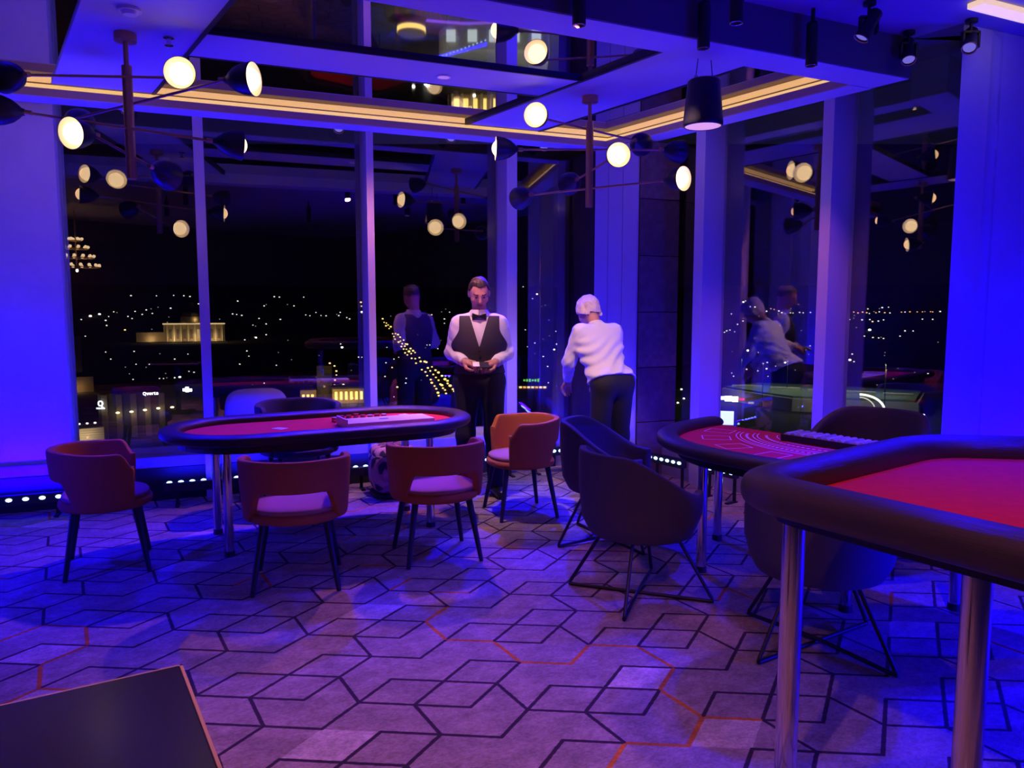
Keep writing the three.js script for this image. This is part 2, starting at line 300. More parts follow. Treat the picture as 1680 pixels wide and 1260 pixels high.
// corner column: glossy panel face and a face of stone slabs
{
  const F = [1.122, 6.84], bl = add2(F, RD, -1.15), rr = cross(F, LD, Rp(0, 0.42), RD);
  const col = thing('wall_column', 'corner column with a glossy panel face and dark stone slabs', 'column', null, 0, null, 'structure');
  mesh('core', prism([F, rr, add2(rr, RD, -0.5), bl], -0.1, 2.99), M.darkWood, col);
  for (let k = 0; k < 4; k++) mesh('panel', prism(strip(add2(F, RD, -0.005 - k * 0.19), add2(F, RD, -0.188 - k * 0.19), RN, -0.018, 0), 0, 2.99, 0.004), k < 2 ? M.panel : k === 2 ? M.panel : M.darkWood, col);
  const w = Math.hypot(rr[0] - F[0], rr[1] - F[1]);
  for (let k = 0; k < 6; k++) mesh('stone_slab', prism(strip(add2(F, LD, 0.005), add2(F, LD, w - 0.005), LN, -0.02, 0), 0.002 + k * 0.498, 0.494 + k * 0.498, 0.004), M.stone[k % 3], col);
}

// ------------------------------------------------------------------ chandeliers
function shadeGeo() {
  const pts = [[0.004, -0.012], [0.018, -0.010], [0.022, 0.004], [0.040, 0.022], [0.062, 0.052], [0.078, 0.092], [0.089, 0.158], [0.0865, 0.158], [0.0755, 0.092], [0.0595, 0.054]];
  return new THREE.LatheGeometry(pts.map(([r, y]) => new THREE.Vector2(r, y)), 32);
}
const shadeG = shadeGeo(), bulbG = new THREE.SphereGeometry(0.064, 24, 16).translate(0, 0.122, 0), innerG = new THREE.LatheGeometry([[0.086, 0.157], [0.0745, 0.093], [0.058, 0.055], [0.036, 0.028], [0.001, 0.020]].map(([r, y]) => new THREE.Vector2(r, y)), 32), neckG = new THREE.CylinderGeometry(0.014, 0.014, 0.05, 12).translate(0, -0.02, 0);
function lampHead(parent, p, dir, on = true) {
  const s = mesh('lamp_shade', shadeG, M.shadeMetal, parent); s.position.copy(p);
  s.quaternion.setFromUnitVectors(V(0, 1, 0), dir.clone().normalize());
  mesh('neck', neckG, M.brass, s); mesh('reflector', innerG, M.shadeInner, s); mesh('bulb', bulbG, M.bulb, s);
  const l = new THREE.PointLight(lin(...WARM), POWER.bulb); l.position.copy(p).addScaledVector(dir.clone().normalize(), 0.13); l.castShadow = true; l.shadow.radius = 3; parent.add(l);
}
function chandelier(label, X, D, yTop, yBot, arms) {
  const g = thing('chandelier', label, 'chandelier', W(X, 0, D), 0, 'mobile chandeliers');
  const o = g.position;
  mesh('canopy', new THREE.CylinderGeometry(0.06, 0.06, 0.045, 28).translate(0, yTop - 0.0225, 0), M.brass, g);
  mesh('stem', cyl(0.014, 0.014, V(0, yTop - 0.03, 0), V(0, yTop - 0.22, 0)), M.brass, g);
  mesh('pole', cyl(0.028, 0.028, V(0, yTop - 0.18, 0), V(0, yBot, 0), 20), M.brass, g);
  for (const [a, b, da, db] of arms) {
    const pa = a.clone().sub(o), pb = b.clone().sub(o);
    mesh('arm', cyl(0.008, 0.008, pa, pb, 10), M.brass, g);
    lampHead(g, pa, da); lampHead(g, pb, db);
  }
  return g;
}
// end of an arm: seen at bearing px, height py, on a plan line through the pole with depth slope s
function armEnd(X, D, px, py, s) { const k = (px - 840) / FOC, t = (k * D - X) / (1 - k * s); return at(px, py, D + s * t); }
{
  const X = -2.216, D = 4.538, E = (px, py, s) => armEnd(X, D, px, py, s);
  chandelier('brass mobile chandelier with black cone shades at the upper left', X, D, TRAY - 0.02, at(213, 294, D).y, [
    [E(38, 123, 0.35), E(306, 128, 0.35), V(-1, 0.02, -0.35), V(0.16, -0.10, 1)],
    [E(118, 196, -0.5), E(372, 131, -0.5), V(-0.2, 0.1, -1), V(1, -0.02, 0.16)],
    [E(37, 184, 0.3), E(352, 232, 0.3), V(-1, 0.05, 0.25), V(0.9, -0.06, -0.5)],
    [E(152, 221, 0.1), E(252, 276, 0.1), V(-0.28, -0.16, 1), V(0.15, -0.12, -1)],
  ]);
}
{
  const X = 0.579, D = 5.832, E = (px, py, s) => armEnd(X, D, px, py, s);
  chandelier('brass mobile chandelier with black cone shades above the two people', X, D, TRAY - 0.02, at(970, 340, D).y, [
    [E(889, 194, 0.3), E(1044, 231, 0.3), V(-0.35, -0.08, 1), V(0.45, 0, -1)],
    [E(868, 320, -0.3), E(1093, 296, -0.3), V(-0.5, -0.05, -0.9), V(0.62, -0.04, 0.75)],
    [E(944, 296, -0.6), E(1006, 258, -0.6), V(-0.25, -0.02, -1), V(0.12, -0.08, 1)],
    [E(848, 245, 0.15), E(1090, 246, 0.15), V(-1, 0.02, 0.12), V(0.9, 0.0, -0.45)],
  ]);
}

// ------------------------------------------------------------------ ceiling fittings
function aim(light, from, to) { light.position.copy(from); light.target.position.copy(to); scene.add(light); scene.add(light.target); light.castShadow = true; return light; }
function downlight(label, X, D, len, to, color, power, angle = 0.6) {
  const g = thing('cylinder_spotlight', label, 'spotlight', W(X, 0, D), 0, 'black cylinder spotlights on the ceiling');
  mesh('rod', cyl(0.012, 0.012, V(0, OUT, 0), V(0, OUT - len * 0.3, 0), 10), M.black, g);
  mesh('housing', new THREE.LatheGeometry([[0.001, OUT - len * 0.25], [0.032, OUT - len * 0.25], [0.034, OUT - len * 0.3], [0.034, OUT - len], [0.027, OUT - len], [0.022, OUT - len + 0.03], [0.001, OUT - len + 0.03]].reverse().map(p => new THREE.Vector2(...p)), 28), M.black, g);
  mesh('trim_ring', new THREE.TorusGeometry(0.03, 0.003, 8, 28).rotateX(Math.PI / 2).translate(0, OUT - len, 0), M.chrome, g);
  if (power) {
    mesh('lens', new THREE.CylinderGeometry(0.021, 0.021, 0.004, 20).translate(0, OUT - len + 0.02, 0), std({ color: 0x000000, emissive: lin(...color), emissiveIntensity: 0.6 }), g);
    const l = new THREE.SpotLight(lin(...color), power, 0, angle, 0.6, 2); l.shadow.radius = 1.5;
    aim(l, W(X, OUT - len - 0.006, D), to);
  }
}
downlight('black cylinder spotlight hanging nearest above the second chandelier', ...plan(950, 42, 2.93), 0.32, W(-1.0, 1.7, 6.4), [1, 0.30, 0.34], POWER.spotPink * 2.0, 0.36);
downlight('black cylinder spotlight just above the pendant lamp', ...plan(1154, 80, 2.93), 0.32, W(0.6, 1.3, 6.1), [1, 0.55, 0.55], POWER.spotFigure * 1.1, 0.3);
downlight('cylinder spotlight with a pale ring, nearest the top of the picture', ...plan(1208, 38, 2.93), 0.32, W(1.5, 0.75, 4.4), PINK, POWER.spotPink * 0.35);
downlight('black cylinder spotlight against the bulkhead right of the pendant lamp', ...plan(1331, 108, 2.93), 0.32, W(2.0, 1.4, 5.6), PINK, POWER.spotPink * 0.8, 0.5);
downlight('unseen cylinder spotlight out of view, placed to light the near carpet', -0.9, 1.9, 0.32, W(-0.45, 0, 2.2), [1, 0.32, 0.40], POWER.spotPink * 1.1, 0.62);  // lamp out of view, placed to light the near carpet pink
downlight('unseen cylinder spotlight above the square dark table, placed to light the front carpet', -0.6, 0.4, 0.32, W(0.1, 0, 1.7), [1, 0.32, 0.40], POWER.spotPink * 1.2, 0.72);  // unseen lamp overhead, warms the carpet nearest the viewer
downlight('unseen cylinder spotlight out of view, placed to light the tall gaming table', 1.3, 1.3, 0.32, W(1.6, 1, 2.0), [1, 0.30, 0.24], POWER.spotPink * 0.8, 0.8);  // out of view; placed to light the red felt below it

function trackSpot(label, X, Y, D, to, color, power, cone = 0.42) {
  const g = thing('track_spotlight', label, 'spotlight', W(X, Y, D), 0, 'adjustable black spotlights on the ceiling');
  const dir = to.clone().sub(W(X, Y, D)).normalize(), q = new THREE.Quaternion().setFromUnitVectors(V(0, 1, 0), dir);
  mesh('mount', new THREE.CylinderGeometry(0.035, 0.035, 0.02, 20).translate(0, OUT - Y - 0.01, 0), M.black, g);
  mesh('stem', cyl(0.009, 0.009, V(0, OUT - Y, 0), V(0, 0.0, 0), 10), M.black, g);
  const yoke = mesh('yoke', [box(0.012, 0.09, 0.03, -0.046, 0.0, 0), box(0.012, 0.09, 0.03, 0.046, 0, 0), box(0.104, 0.012, 0.03, 0, 0.045, 0)], M.black, g);
  const h = mesh('head', new THREE.LatheGeometry([[0.001, -0.09], [0.03, -0.09], [0.037, -0.08], [0.04, 0.05], [0.043, 0.08], [0.038, 0.08], [0.034, 0.065], [0.001, 0.062]].map(p => new THREE.Vector2(...p)), 28), M.black, g);
  h.quaternion.copy(q);
  mesh('lens', new THREE.CylinderGeometry(0.034, 0.034, 0.005, 24).translate(0, 0.067, 0), std({ color: 0x000000, emissive: lin(0.25, 0.2, 1), emissiveIntensity: power ? 0.7 : 0.1 }), h);
  mesh('lens_ring', new THREE.TorusGeometry(0.0405, 0.003, 8, 28).rotateX(Math.PI / 2).translate(0, 0.08, 0), M.brass, h);
  if (power) { const l = new THREE.SpotLight(lin(...color), power, 0, cone, 0.8, 2); l.shadow.radius = 2; aim(l, W(X, Y, D).addScaledVector(dir, 0.1), to); }
}
{
  let p = plan(1425, 42, 3.12); trackSpot('adjustable spotlight with a copper rim below the outer ceiling', p[0], 3.12, p[1], W(0.3, 0, 4.6), BLUE, POWER.spotBlue * 0.25, 0.5);
  p = plan(1490, 84, 3.13); trackSpot('thin adjustable spotlight at the right end of the bulkhead', p[0], 3.13, p[1], W(1.9, 0, 3.2), BLUE, POWER.spotBlue * 0.8);
  p = plan(1592, 66, 3.13); trackSpot('small adjustable spotlight on the right blue pillar', p[0], 3.13, p[1], W(1.3, 0, 2.6), BLUE, POWER.spotBlue * 0.35);
  trackSpot('unseen adjustable spotlight beyond the left edge of the picture, placed to light the left floor blue', -3.6, 3.12, 2.6, W(-2.95, 0, 4.25), BLUE, POWER.spotBlue * 0.5);  // unseen lamp, placed for the blue streak on the left floor
  trackSpot('unseen adjustable spotlight out of view at the right, placed to light the right floor blue', 2.6, 3.12, 2.2, W(1.75, 0, 2.75), BLUE, POWER.spotBlue * 0.3);  // not in view; gives the right foreground floor its blue
{ const q = Lp(2.0, 0.34); trackSpot('unseen blue wash spotlight behind the soffit, placed to light the poker table', q[0], 3.08, q[1], W(-1.27, 0.7, 5.1), BLUE, POWER.spotBlue * 0.6, 0.5); }  // unseen; placed to turn the felt blue and leave chair backs dark
  { const q = Lp(3.9, 0.34); trackSpot('unseen blue wash spotlight behind the soffit, placed to light the floor before the people', q[0], 3.08, q[1], W(0.15, 0, 5.2), BLUE, POWER.spotBlue * 0.9, 0.45); }  // unseen lamp lighting the middle floor from the window side
  { const q = Lp(0.4, 0.34); trackSpot('unseen blue wash spotlight behind the soffit by the left pillar, placed to light the left floor', q[0], 3.08, q[1], W(-2.2, 0, 4.2), BLUE, POWER.spotBlue * 0.35, 0.45); }  // hidden from view; throws blue on the floor near the left chair
  { const q = Lp(3.0, 0.34); trackSpot('unseen pink wash spotlight behind the soffit left of the man, placed to light the poker table', q[0], 3.08, q[1], W(-1.1, 0.7, 5.2), PINK, POWER.spotPink * 2.2, 0.6); }  // unseen; placed to light the felt pink from the window side
}
{ // pendant lamp with a pale glowing underside
  const p = W(1.15, 0, 4.72), g = thing('pendant_lamp', 'black tapered pendant lamp with a pale underside, hanging on thin wires', 'lamp', p);
  mesh('shade', new THREE.LatheGeometry([[0.001, 2.885], [0.085, 2.885], [0.096, 2.875], [0.118, 2.64], [0.118, 2.62], [0.108, 2.612], [0.104, 2.63], [0.001, 2.63]].map(q => new THREE.Vector2(...q)), 36), M.black, g);
  mesh('diffuser', new THREE.CylinderGeometry(0.106, 0.106, 0.012, 32).translate(0, 2.622, 0), std({ color: lin(0.5, 0.4, 0.4), emissive: lin(1, 0.48, 0.36), emissiveIntensity: 0.75, roughness: 0.7 }), g);
  for (const s of [-1, 1]) { mesh('bracket', box(0.02, 0.03, 0.02, s * 0.05, 2.895, 0), M.chrome, g); mesh('wire', cyl(0.0025, 0.0025, V(s * 0.05, 2.9, 0), V(s * 0.03, TRAY - 0.02, 0), 6), M.black, g); }
  const l = new THREE.SpotLight(lin(1, 0.52, 0.50), POWER.pendant, 0, 1.05, 0.8, 2); l.shadow.radius = 4; aim(l, W(1.15, 2.60, 4.72), W(0.95, 0.9, 5.2));
}
{ // small round ceiling things
  let [X, D] = plan(728, 126, TRAY - 0.02);
  const d = thing('recessed_downlight', 'small round recessed downlight in the purple ceiling band', 'downlight', W(X, 0, D));
  mesh('bezel', new THREE.TorusGeometry(0.045, 0.006, 8, 32).rotateX(Math.PI / 2).translate(0, TRAY - 0.022, 0), M.white, d);
  mesh('lens', new THREE.CylinderGeometry(0.043, 0.043, 0.006, 28).translate(0, TRAY - 0.022, 0), std({ color: lin(0.6, 0.5, 0.5), emissive: lin(1, 0.45, 0.6), emissiveIntensity: 0.35 }), d);
  { const l = new THREE.SpotLight(lin(1, 0.5, 0.48), POWER.spotFigure, 0, 0.62, 0.7, 2); l.shadow.radius = 2; aim(l, W(X, TRAY - 0.035, D), W(-0.25, 1.25, 6.1)); }
  [X, D] = plan(213, 18, TRAY - 0.03);
  const s = thing('smoke_detector', 'flat round smoke detector above the left chandelier', 'detector', W(X, 0, D));
  mesh('base', new THREE.CylinderGeometry(0.055, 0.058, 0.014, 32).translate(0, TRAY - 0.027, 0), M.white, s);
  mesh('cap', new THREE.CylinderGeometry(0.034, 0.044, 0.018, 28).rotateX(Math.PI).translate(0, TRAY - 0.043, 0), M.white, s);
  [X, D] = plan(277, 70, TRAY - 0.05);
  const k = thing('sprinkler', 'small metal sprinkler head beside the left chandelier', 'sprinkler', W(X, 0, D));
  mesh('pipe', new THREE.CylinderGeometry(0.012, 0.012, 0.04, 12).translate(0, TRAY - 0.04, 0), M.chrome, k);
  mesh('deflector', new THREE.CylinderGeometry(0.024, 0.024, 0.004, 16).translate(0, TRAY - 0.066, 0), M.chrome, k);
  mesh('escutcheon', new THREE.CylinderGeometry(0.026, 0.03, 0.006, 20).translate(0, TRAY - 0.023, 0), M.chrome, k);
}
{ // crystal chandelier at the back of the room, seen only as a reflection in the left window
  const g = thing('crystal_chandelier', 'crystal chandelier of small warm bulbs mirrored in the left window', 'chandelier', W(-1.08, 0, -2.6));
  mesh('rod', cyl(0.012, 0.012, V(0, OUT, 0), V(0, 2.3, 0), 10), M.brass, g);
  for (const [r, y, n] of [[0.36, 2.26, 16], [0.28, 2.42, 13], [0.19, 2.58, 9], [0.10, 2.72, 6]]) {
    mesh('ring', new THREE.TorusGeometry(r, 0.008, 8, 36).rotateX(Math.PI / 2).translate(0, y, 0), M.brass, g);
    for (let k = 0; k < n; k++) { const a = k / n * 6.283 + y; mesh('bulb', new THREE.IcosahedronGeometry(0.028, 1).translate(r * Math.cos(a), y + 0.035, r * Math.sin(a)), M.bulb, g); }
  }
  const l = new THREE.PointLight(lin(...WARM), POWER.chandelier * 3); l.position.set(0, 2.2, 0); l.castShadow = true; g.add(l);
}

// ------------------------------------------------------------------ blue LED bars on the floor
function ledBar(label, p0, p1, y, n, onTop, count, power, lightTilt, flip) {
  const dx = p1[0] - p0[0], dd = p1[1] - p0[1], len = Math.hypot(dx, dd), c = [(p0[0] + p1[0]) / 2, (p0[1] + p1[1]) / 2];
  const g = thing('led_bar', label, 'light bar', W(c[0], 0, c[1]), Math.atan2(dd, dx), 'blue LED bars on the floor');
  const front = (-dd * n[0] + dx * n[1]) > 0 ? -1 : 1;            // local +z faces the viewer's side
  mesh('housing', box(len, 0.075, 0.06, 0, y, 0, 0.008), M.bar, g);
  for (const s of [-1, 1]) mesh('bracket', [box(0.025, y + 0.02, 0.012, s * len * 0.36, (y + 0.02) / 2, 0.036 * -front), box(0.03, 0.012, 0.12, s * len * 0.36, 0.006, 0)], M.bar, g);
  for (let k = 0; k < count; k++) { const l = mesh('lens', new THREE.SphereGeometry(0.017, 12, 8).scale(1.25, 0.8, 0.5).translate((k - (count - 1) / 2) * len / count, onTop ? y + 0.036 : y + 0.008, onTop ? 0 : 0.032 * front), M.led, g); }
  const nn = flip ? [-n[0], -n[1]] : n;
  rectLight(add2(p0, nn, 0.05), add2(p1, nn, 0.05), y + 0.05, nn, 0.04, lightTilt, BLUE, power);
}
const rin = [-LN[0], -LN[1]], rinR = [-RN[0], -RN[1]];
ledBar('blue LED bar on the floor before the left pillar', Lp(-1.25, 0.06), Lp(0.0, 0.06), 0.14, rin, 0, 12, POWER.bar * 2.6, 1.25, true);
ledBar('unseen blue LED bar under the sill behind the left chairs, placed to light the window wall', Lp(0.55, 0.02), Lp(1.2, 0.02), 0.15, rin, 1, 8, POWER.bar, 1.8);  // unseen bar, placed to light mullions and soffit blue from below
ledBar('blue LED bar under the sill behind the poker table', Lp(1.98, 0.02), Lp(2.65, 0.02), 0.16, rin, 1, 8, POWER.bar, 1.8);
ledBar('blue LED bar under the sill behind the standing man', Lp(2.75, 0.02), Lp(3.55, 0.02), 0.17, rin, 0, 10, POWER.bar, 1.8);
ledBar('blue LED bar under the sill near the bending woman', Lp(3.62, 0.02), Lp(4.15, 0.02), 0.2, rin, 0, 8, POWER.bar * 1.2, 1.8);
ledBar('blue LED bar in front of the stone column', Rp(0.72, -0.09), Rp(1.12, -0.09), 0.24, rinR, 0, 6, POWER.bar * 0.9, 1.8);
ledBar('blue LED bar behind the card table', Rp(1.27, -0.05), Rp(1.62, -0.05), 0.24, rinR, 0, 5, POWER.bar * 1.3, 1.8);
ledBar('unseen blue LED bar behind the card table, placed to light the windows nearest the right pillar', Rp(1.95, 0.02), Rp(2.35, 0.02), 0.2, rinR, 0, 5, POWER.bar * 1.3, 1.8);  // hidden behind the table; lights mullion and soffit from below
ledBar('unseen blue LED bar at the foot of the right pillar, placed to light it', add2(RPil, [0.53, -0.22], 1), add2(RPil, [1.7, 0.27], 1), 0.14, [0.39, -0.92], 0, 14, POWER.bar * 1.9, 1.2, true);  // out of view, placed as the uplight of this pillar

ledBar('unseen blue LED bar beyond the right edge of the picture, placed to light the floor under the tall table', [3.7, 1.7], [3.7, 3.1], 0.3, [-1, 0.15], 0, 14, POWER.bar * 4, 0.02);  // out of view; sends low blue light under the tall table
ledBar('unseen blue LED bar beyond the left edge of the picture, placed to light the left floor', [-4.4, 3.3], [-4.4, 4.3], 0.2, [1, 0.1], 0, 12, POWER.bar * 0.8, -0.1);  // unseen, placed to rake the left floor with blue
// ------------------------------------------------------------------ gaming tables
function outline(poly, radii, per = 10) {          // rounded polygon, counter-clockwise points in plan
  const out = [], n = poly.length;
  poly.forEach((p, i) => {
    const a = poly[(i + n - 1) % n], b = poly[(i + 1) % n], r = radii[i];
    const u = [a[0] - p[0], a[1] - p[1]], v = [b[0] - p[0], b[1] - p[1]], lu = Math.hypot(...u), lv = Math.hypot(...v);
    const ang = Math.acos((u[0] * v[0] + u[1] * v[1]) / lu / lv), t = r / Math.tan(ang / 2);
    const s = [p[0] + u[0] / lu * t, p[1] + u[1] / lu * t], e = [p[0] + v[0] / lv * t, p[1] + v[1] / lv * t];
    for (let k = 0; k <= per; k++) { const q = k / per; out.push([(1 - q) * (1 - q) * s[0] + 2 * q * (1 - q) * p[0] + q * q * e[0], (1 - q) * (1 - q) * s[1] + 2 * q * (1 - q) * p[1] + q * q * e[1]]); }
  });
  return out;
}
function railGeo(pts, a, b, y, closed) {           // padded rail with an oval section along a plan line
  const n = pts.length, N = closed ? n : n - 1;
  const get = k => closed ? pts[(k + n) % n] : pts[Math.max(0, Math.min(n - 1, k))];
  const norm = k => { const p = get(k - 1), q = get(k + 1), l = Math.hypot(q[0] - p[0], q[1] - p[1]) || 1; return [(q[1] - p[1]) / l, -(q[0] - p[0]) / l]; };
  const pow = (c, e) => Math.sign(c) * Math.pow(Math.abs(c), e);
  const body = gridGeo(N, 24, (u, v) => { const k = Math.round(u * N), p = get(k), m = norm(k), t = -v * 2 * Math.PI, c = pow(Math.cos(t), 0.8) * a, s = pow(Math.sin(t), 0.8) * b; return [p[0] + m[0] * c, y + s, -(p[1] + m[1] * c)]; }, closed, true);
  if (closed) return body;
  const caps = [0, n - 1].map(k => { const p = get(k), m = norm(k), g = new THREE.SphereGeometry(1, 20, 14).scale(a, b, a); return g.translate(p[0], y, -p[1]); });
  return mergeGeometries([body.toNonIndexed(), ...caps.map(c => c.toNonIndexed())]);
}
function tableLeg(g, x, d, top, r) {
  mesh('leg', cyl(r, r, V(x, 0.03, -d), V(x, top, -d), 24), M.chrome, g);
  mesh('foot', cyl(r * 1.15, r * 1.1, V(x, 0, -d), V(x, 0.035, -d), 24), M.black, g);
}
const inset = (pts, k) => { const n = pts.length; return pts.map((p, i) => { const a = pts[(i + n - 1) % n], b = pts[(i + 1) % n], l = Math.hypot(b[0] - a[0], b[1] - a[1]) || 1; return [p[0] - (b[1] - a[1]) / l * k, p[1] + (b[0] - a[0]) / l * k]; }); };
{ // long poker table
  const ang = Math.atan2(0.47, 0.883), g = thing('poker_table', 'long oval poker table with red felt, padded rail and chrome legs', 'table', W(-1.27, 0, 5.14), ang);
  const L = 0.975, R = 0.46, pts = [];
  for (let k = 0; k <= 24; k++) { const a = -Math.PI / 2 + Math.PI * k / 24; pts.push([L - R + R * Math.cos(a), R * Math.sin(a)]); }
  for (let k = 0; k <= 24; k++) { const a = Math.PI / 2 + Math.PI * k / 24; pts.push([-(L - R) + R * Math.cos(a), R * Math.sin(a)]); }
  mesh('rail', railGeo(pts, 0.062, 0.036, 0.742, true), M.leather, g);
  mesh('felt', prism(inset(pts, 0.02), 0.715, 0.728), M.felt, g);
  mesh('apron', prism(inset(pts, 0.045), 0.655, 0.714), M.black, g);
  for (const [x, d] of [[-0.68, 0.27], [-0.68, -0.27], [0.66, 0.25], [0.66, -0.25]]) tableLeg(g, x, d, 0.66, 0.028);
}
const railPoint = (X, D, x, d, ang) => [X + x * Math.cos(ang) - d * Math.sin(ang), D + x * Math.sin(ang) + d * Math.cos(ang)];
{ // blackjack table: straight dealer's edge, curved players' rail
  const ctr = [1.915, 4.42], ang = Math.atan2(-0.8, 0.6);
  const g = thing('card_table', 'half-round card table with red printed felt and a padded rail', 'table', W(ctr[0], 0, ctr[1]), ang);
  const A = 0.90, B = 0.98, arc = [], rail = [];
  for (let k = 0; k <= 40; k++) { const a = Math.PI + Math.PI * k / 40, c = Math.cos(a), s = Math.sin(a), pw = 0.86; const p = [A * Math.sign(c) * Math.abs(c) ** pw, B * Math.sign(s) * Math.abs(s) ** pw]; arc.push(p); rail.push(p); }
  mesh('rail', railGeo(rail, 0.065, 0.038, 0.756, false), M.leather, g);
  const fg = prism(arc.concat([[A, 0.02], [-A, 0.02]]), 0.726, 0.74);
  { const p = fg.attributes.position, uv = fg.attributes.uv; for (let k = 0; k < p.count; k++) uv.setXY(k, (p.getX(k) + 1) / 2, (-p.getZ(k) + 1.1) / 1.2); }
  const cv = document.createElement('canvas'); cv.width = 1024; cv.height = 614; const cx = cv.getContext('2d');
  cx.fillStyle = 'rgb(200,20,44)'; cx.fillRect(0, 0, 1024, 614);
  for (let k = 0; k < 5000; k++) { const v = Math.floor(rnd() * 26) - 13; cx.fillStyle = `rgba(${v > 0 ? 255 : 60},30,50,0.05)`; cx.fillRect(rnd() * 1024, rnd() * 614, 3, 3); }
  cx.strokeStyle = 'rgb(232,200,226)'; cx.lineWidth = 3;
  const ox = 512, oy = 51;                        // canvas place of the dealer's edge centre (v runs up)
  for (const [rx, ry] of [[250, 190], [262, 205], [300, 245], [312, 258], [190, 130]]) { cx.beginPath(); cx.ellipse(ox, oy, rx, ry, 0, 0.25, Math.PI - 0.25); cx.stroke(); }
  cx.lineWidth = 9; cx.setLineDash([10, 7]); for (const [rx, ry] of [[281, 225], [222, 162]]) { cx.beginPath(); cx.ellipse(ox, oy, rx, ry, 0, 0.35, Math.PI - 0.35); cx.stroke(); } cx.setLineDash([]);
  cx.lineWidth = 3;
  for (let k = 0; k < 7; k++) { const a = 0.32 + k * (Math.PI - 0.64) / 6; cx.save(); cx.translate(ox + 372 * Math.cos(a), oy + 330 * Math.sin(a)); cx.rotate(a - Math.PI / 2); cx.strokeRect(-34, -42, 68, 84); cx.restore(); }
  const ct = new THREE.CanvasTexture(cv); ct.colorSpace = THREE.SRGBColorSpace;
  mesh('felt', fg, std({ map: ct, roughness: 0.95 }), g);
  mesh('apron', prism(inset(arc, 0.06).concat([[A - 0.06, -0.02], [-A + 0.06, -0.02]]), 0.66, 0.725), M.black, g);
  for (const [x, d] of [[-0.74, -0.14], [0.74, -0.14], [-0.40, -0.72], [0.42, -0.60]]) tableLeg(g, x, d, 0.66, 0.028);
  // chip tray at the dealer's edge
  const place = (x, d, y) => { const q = railPoint(ctr[0], ctr[1], x, d, ang); return W(q[0], y, q[1]); };
  const tr = thing('chip_tray', 'black chip tray full of pale chips on the card table', 'tray', place(0.02, -0.12, 0.741), ang);
  mesh('tray', [box(0.52, 0.012, 0.19, 0, 0.006, 0), box(0.52, 0.04, 0.008, 0, 0.02, 0.092), box(0.52, 0.04, 0.008, 0, 0.02, -0.092), box(0.008, 0.04, 0.19, -0.256, 0.02, 0), box(0.008, 0.04, 0.19, 0.256, 0.02, 0)], M.black, tr);
  const chip = new THREE.CylinderGeometry(0.0195, 0.0195, 0.0034, 14).rotateX(Math.PI / 2);
  for (let c = 0; c < 12; c++) for (let k = 0; k < 24; k++) {
    const o = mesh(numbered('poker_chip'), chip, [M.chipPale, M.chipGrey, M.chipPale, M.chipRose][c % 4], scene);
    const q = V(-0.231 + c * 0.042, 0.032 + (rnd() - 0.5) * 0.004, -0.082 + k * 0.0071); q.applyAxisAngle(V(0, 1, 0), ang).add(tr.position);
    o.position.copy(q); o.rotation.set(0, ang, (rnd() - 0.5) * 0.3, 'YXZ');
    tag(o, `${['pale', 'grey', 'pale', 'rose'][c % 4]} chip in the ${['first', 'second', 'third', 'fourth', 'fifth', 'sixth', 'seventh', 'eighth', 'ninth', 'tenth', 'eleventh', 'twelfth'][c]} row from the left of the chip tray`, 'chip', 'chips in the tray');
  }
}
{ // tall gaming table in the right foreground
  const poly = [[0.71, 2.24], [1.44, 1.12], [2.8, 1.12], [2.8, 2.72], [1.58, 2.90]];
  const pts = outline(poly, [0.16, 0.3, 0.4, 0.5, 0.35], 12), c = [1.6, 2.0], loc = pts.map(p => [p[0] - c[0], p[1] - c[1]]);
  const g = thing('gaming_table', 'tall gaming table with pink-red felt and thick dark padded rail', 'table', W(c[0], 0, c[1]));
  mesh('rail', railGeo(loc, 0.075, 0.055, 0.985, true), M.leather, g);
  mesh('felt', prism(inset(loc, 0.03), 0.952, 0.965), M.felt, g);
  mesh('apron', prism(inset(loc, 0.03), 0.895, 0.951), M.black, g);
  for (const [x, d] of [[0.872, 2.30], [1.135, 1.80], [2.3, 1.5], [2.2, 2.55]]) tableLeg(g, x - c[0], d - c[1], 0.90, 0.034);
}
{ // dark square table at the lower left
  const p = plan(301, 1095, 0.75), a = [0.52, -0.854], b = [-0.888, -0.459];
  const c = [p[0] + (a[0] + b[0]) * 0.33, p[1] + (a[1] + b[1]) * 0.33];
  const g = thing('square_table', 'dark square table top with a thin pale edge at the lower left', 'table', W(c[0], 0, c[1]), Math.atan2(a[1], a[0]));
  mesh('table_top', box(0.648, 0.022, 0.648, 0, 0.739, 0, 0.004), M.blackGloss, g);
  mesh('edge_band', [box(0.66, 0.02, 0.006, 0, 0.738, 0.327), box(0.66, 0.02, 0.006, 0, 0.738, -0.327), box(0.006, 0.02, 0.66, 0.327, 0.738, 0), box(0.006, 0.02, 0.66, -0.327, 0.738, 0)], std({ color: lin(0.40, 0.28, 0.24), roughness: 0.6 }), g);
  mesh('column', cyl(0.035, 0.035, V(0, 0.02, 0), V(0, 0.73, 0), 20), M.black, g);
  mesh('base_plate', box(0.42, 0.02, 0.42, 0, 0.01, 0, 0.006), M.black, g);
}
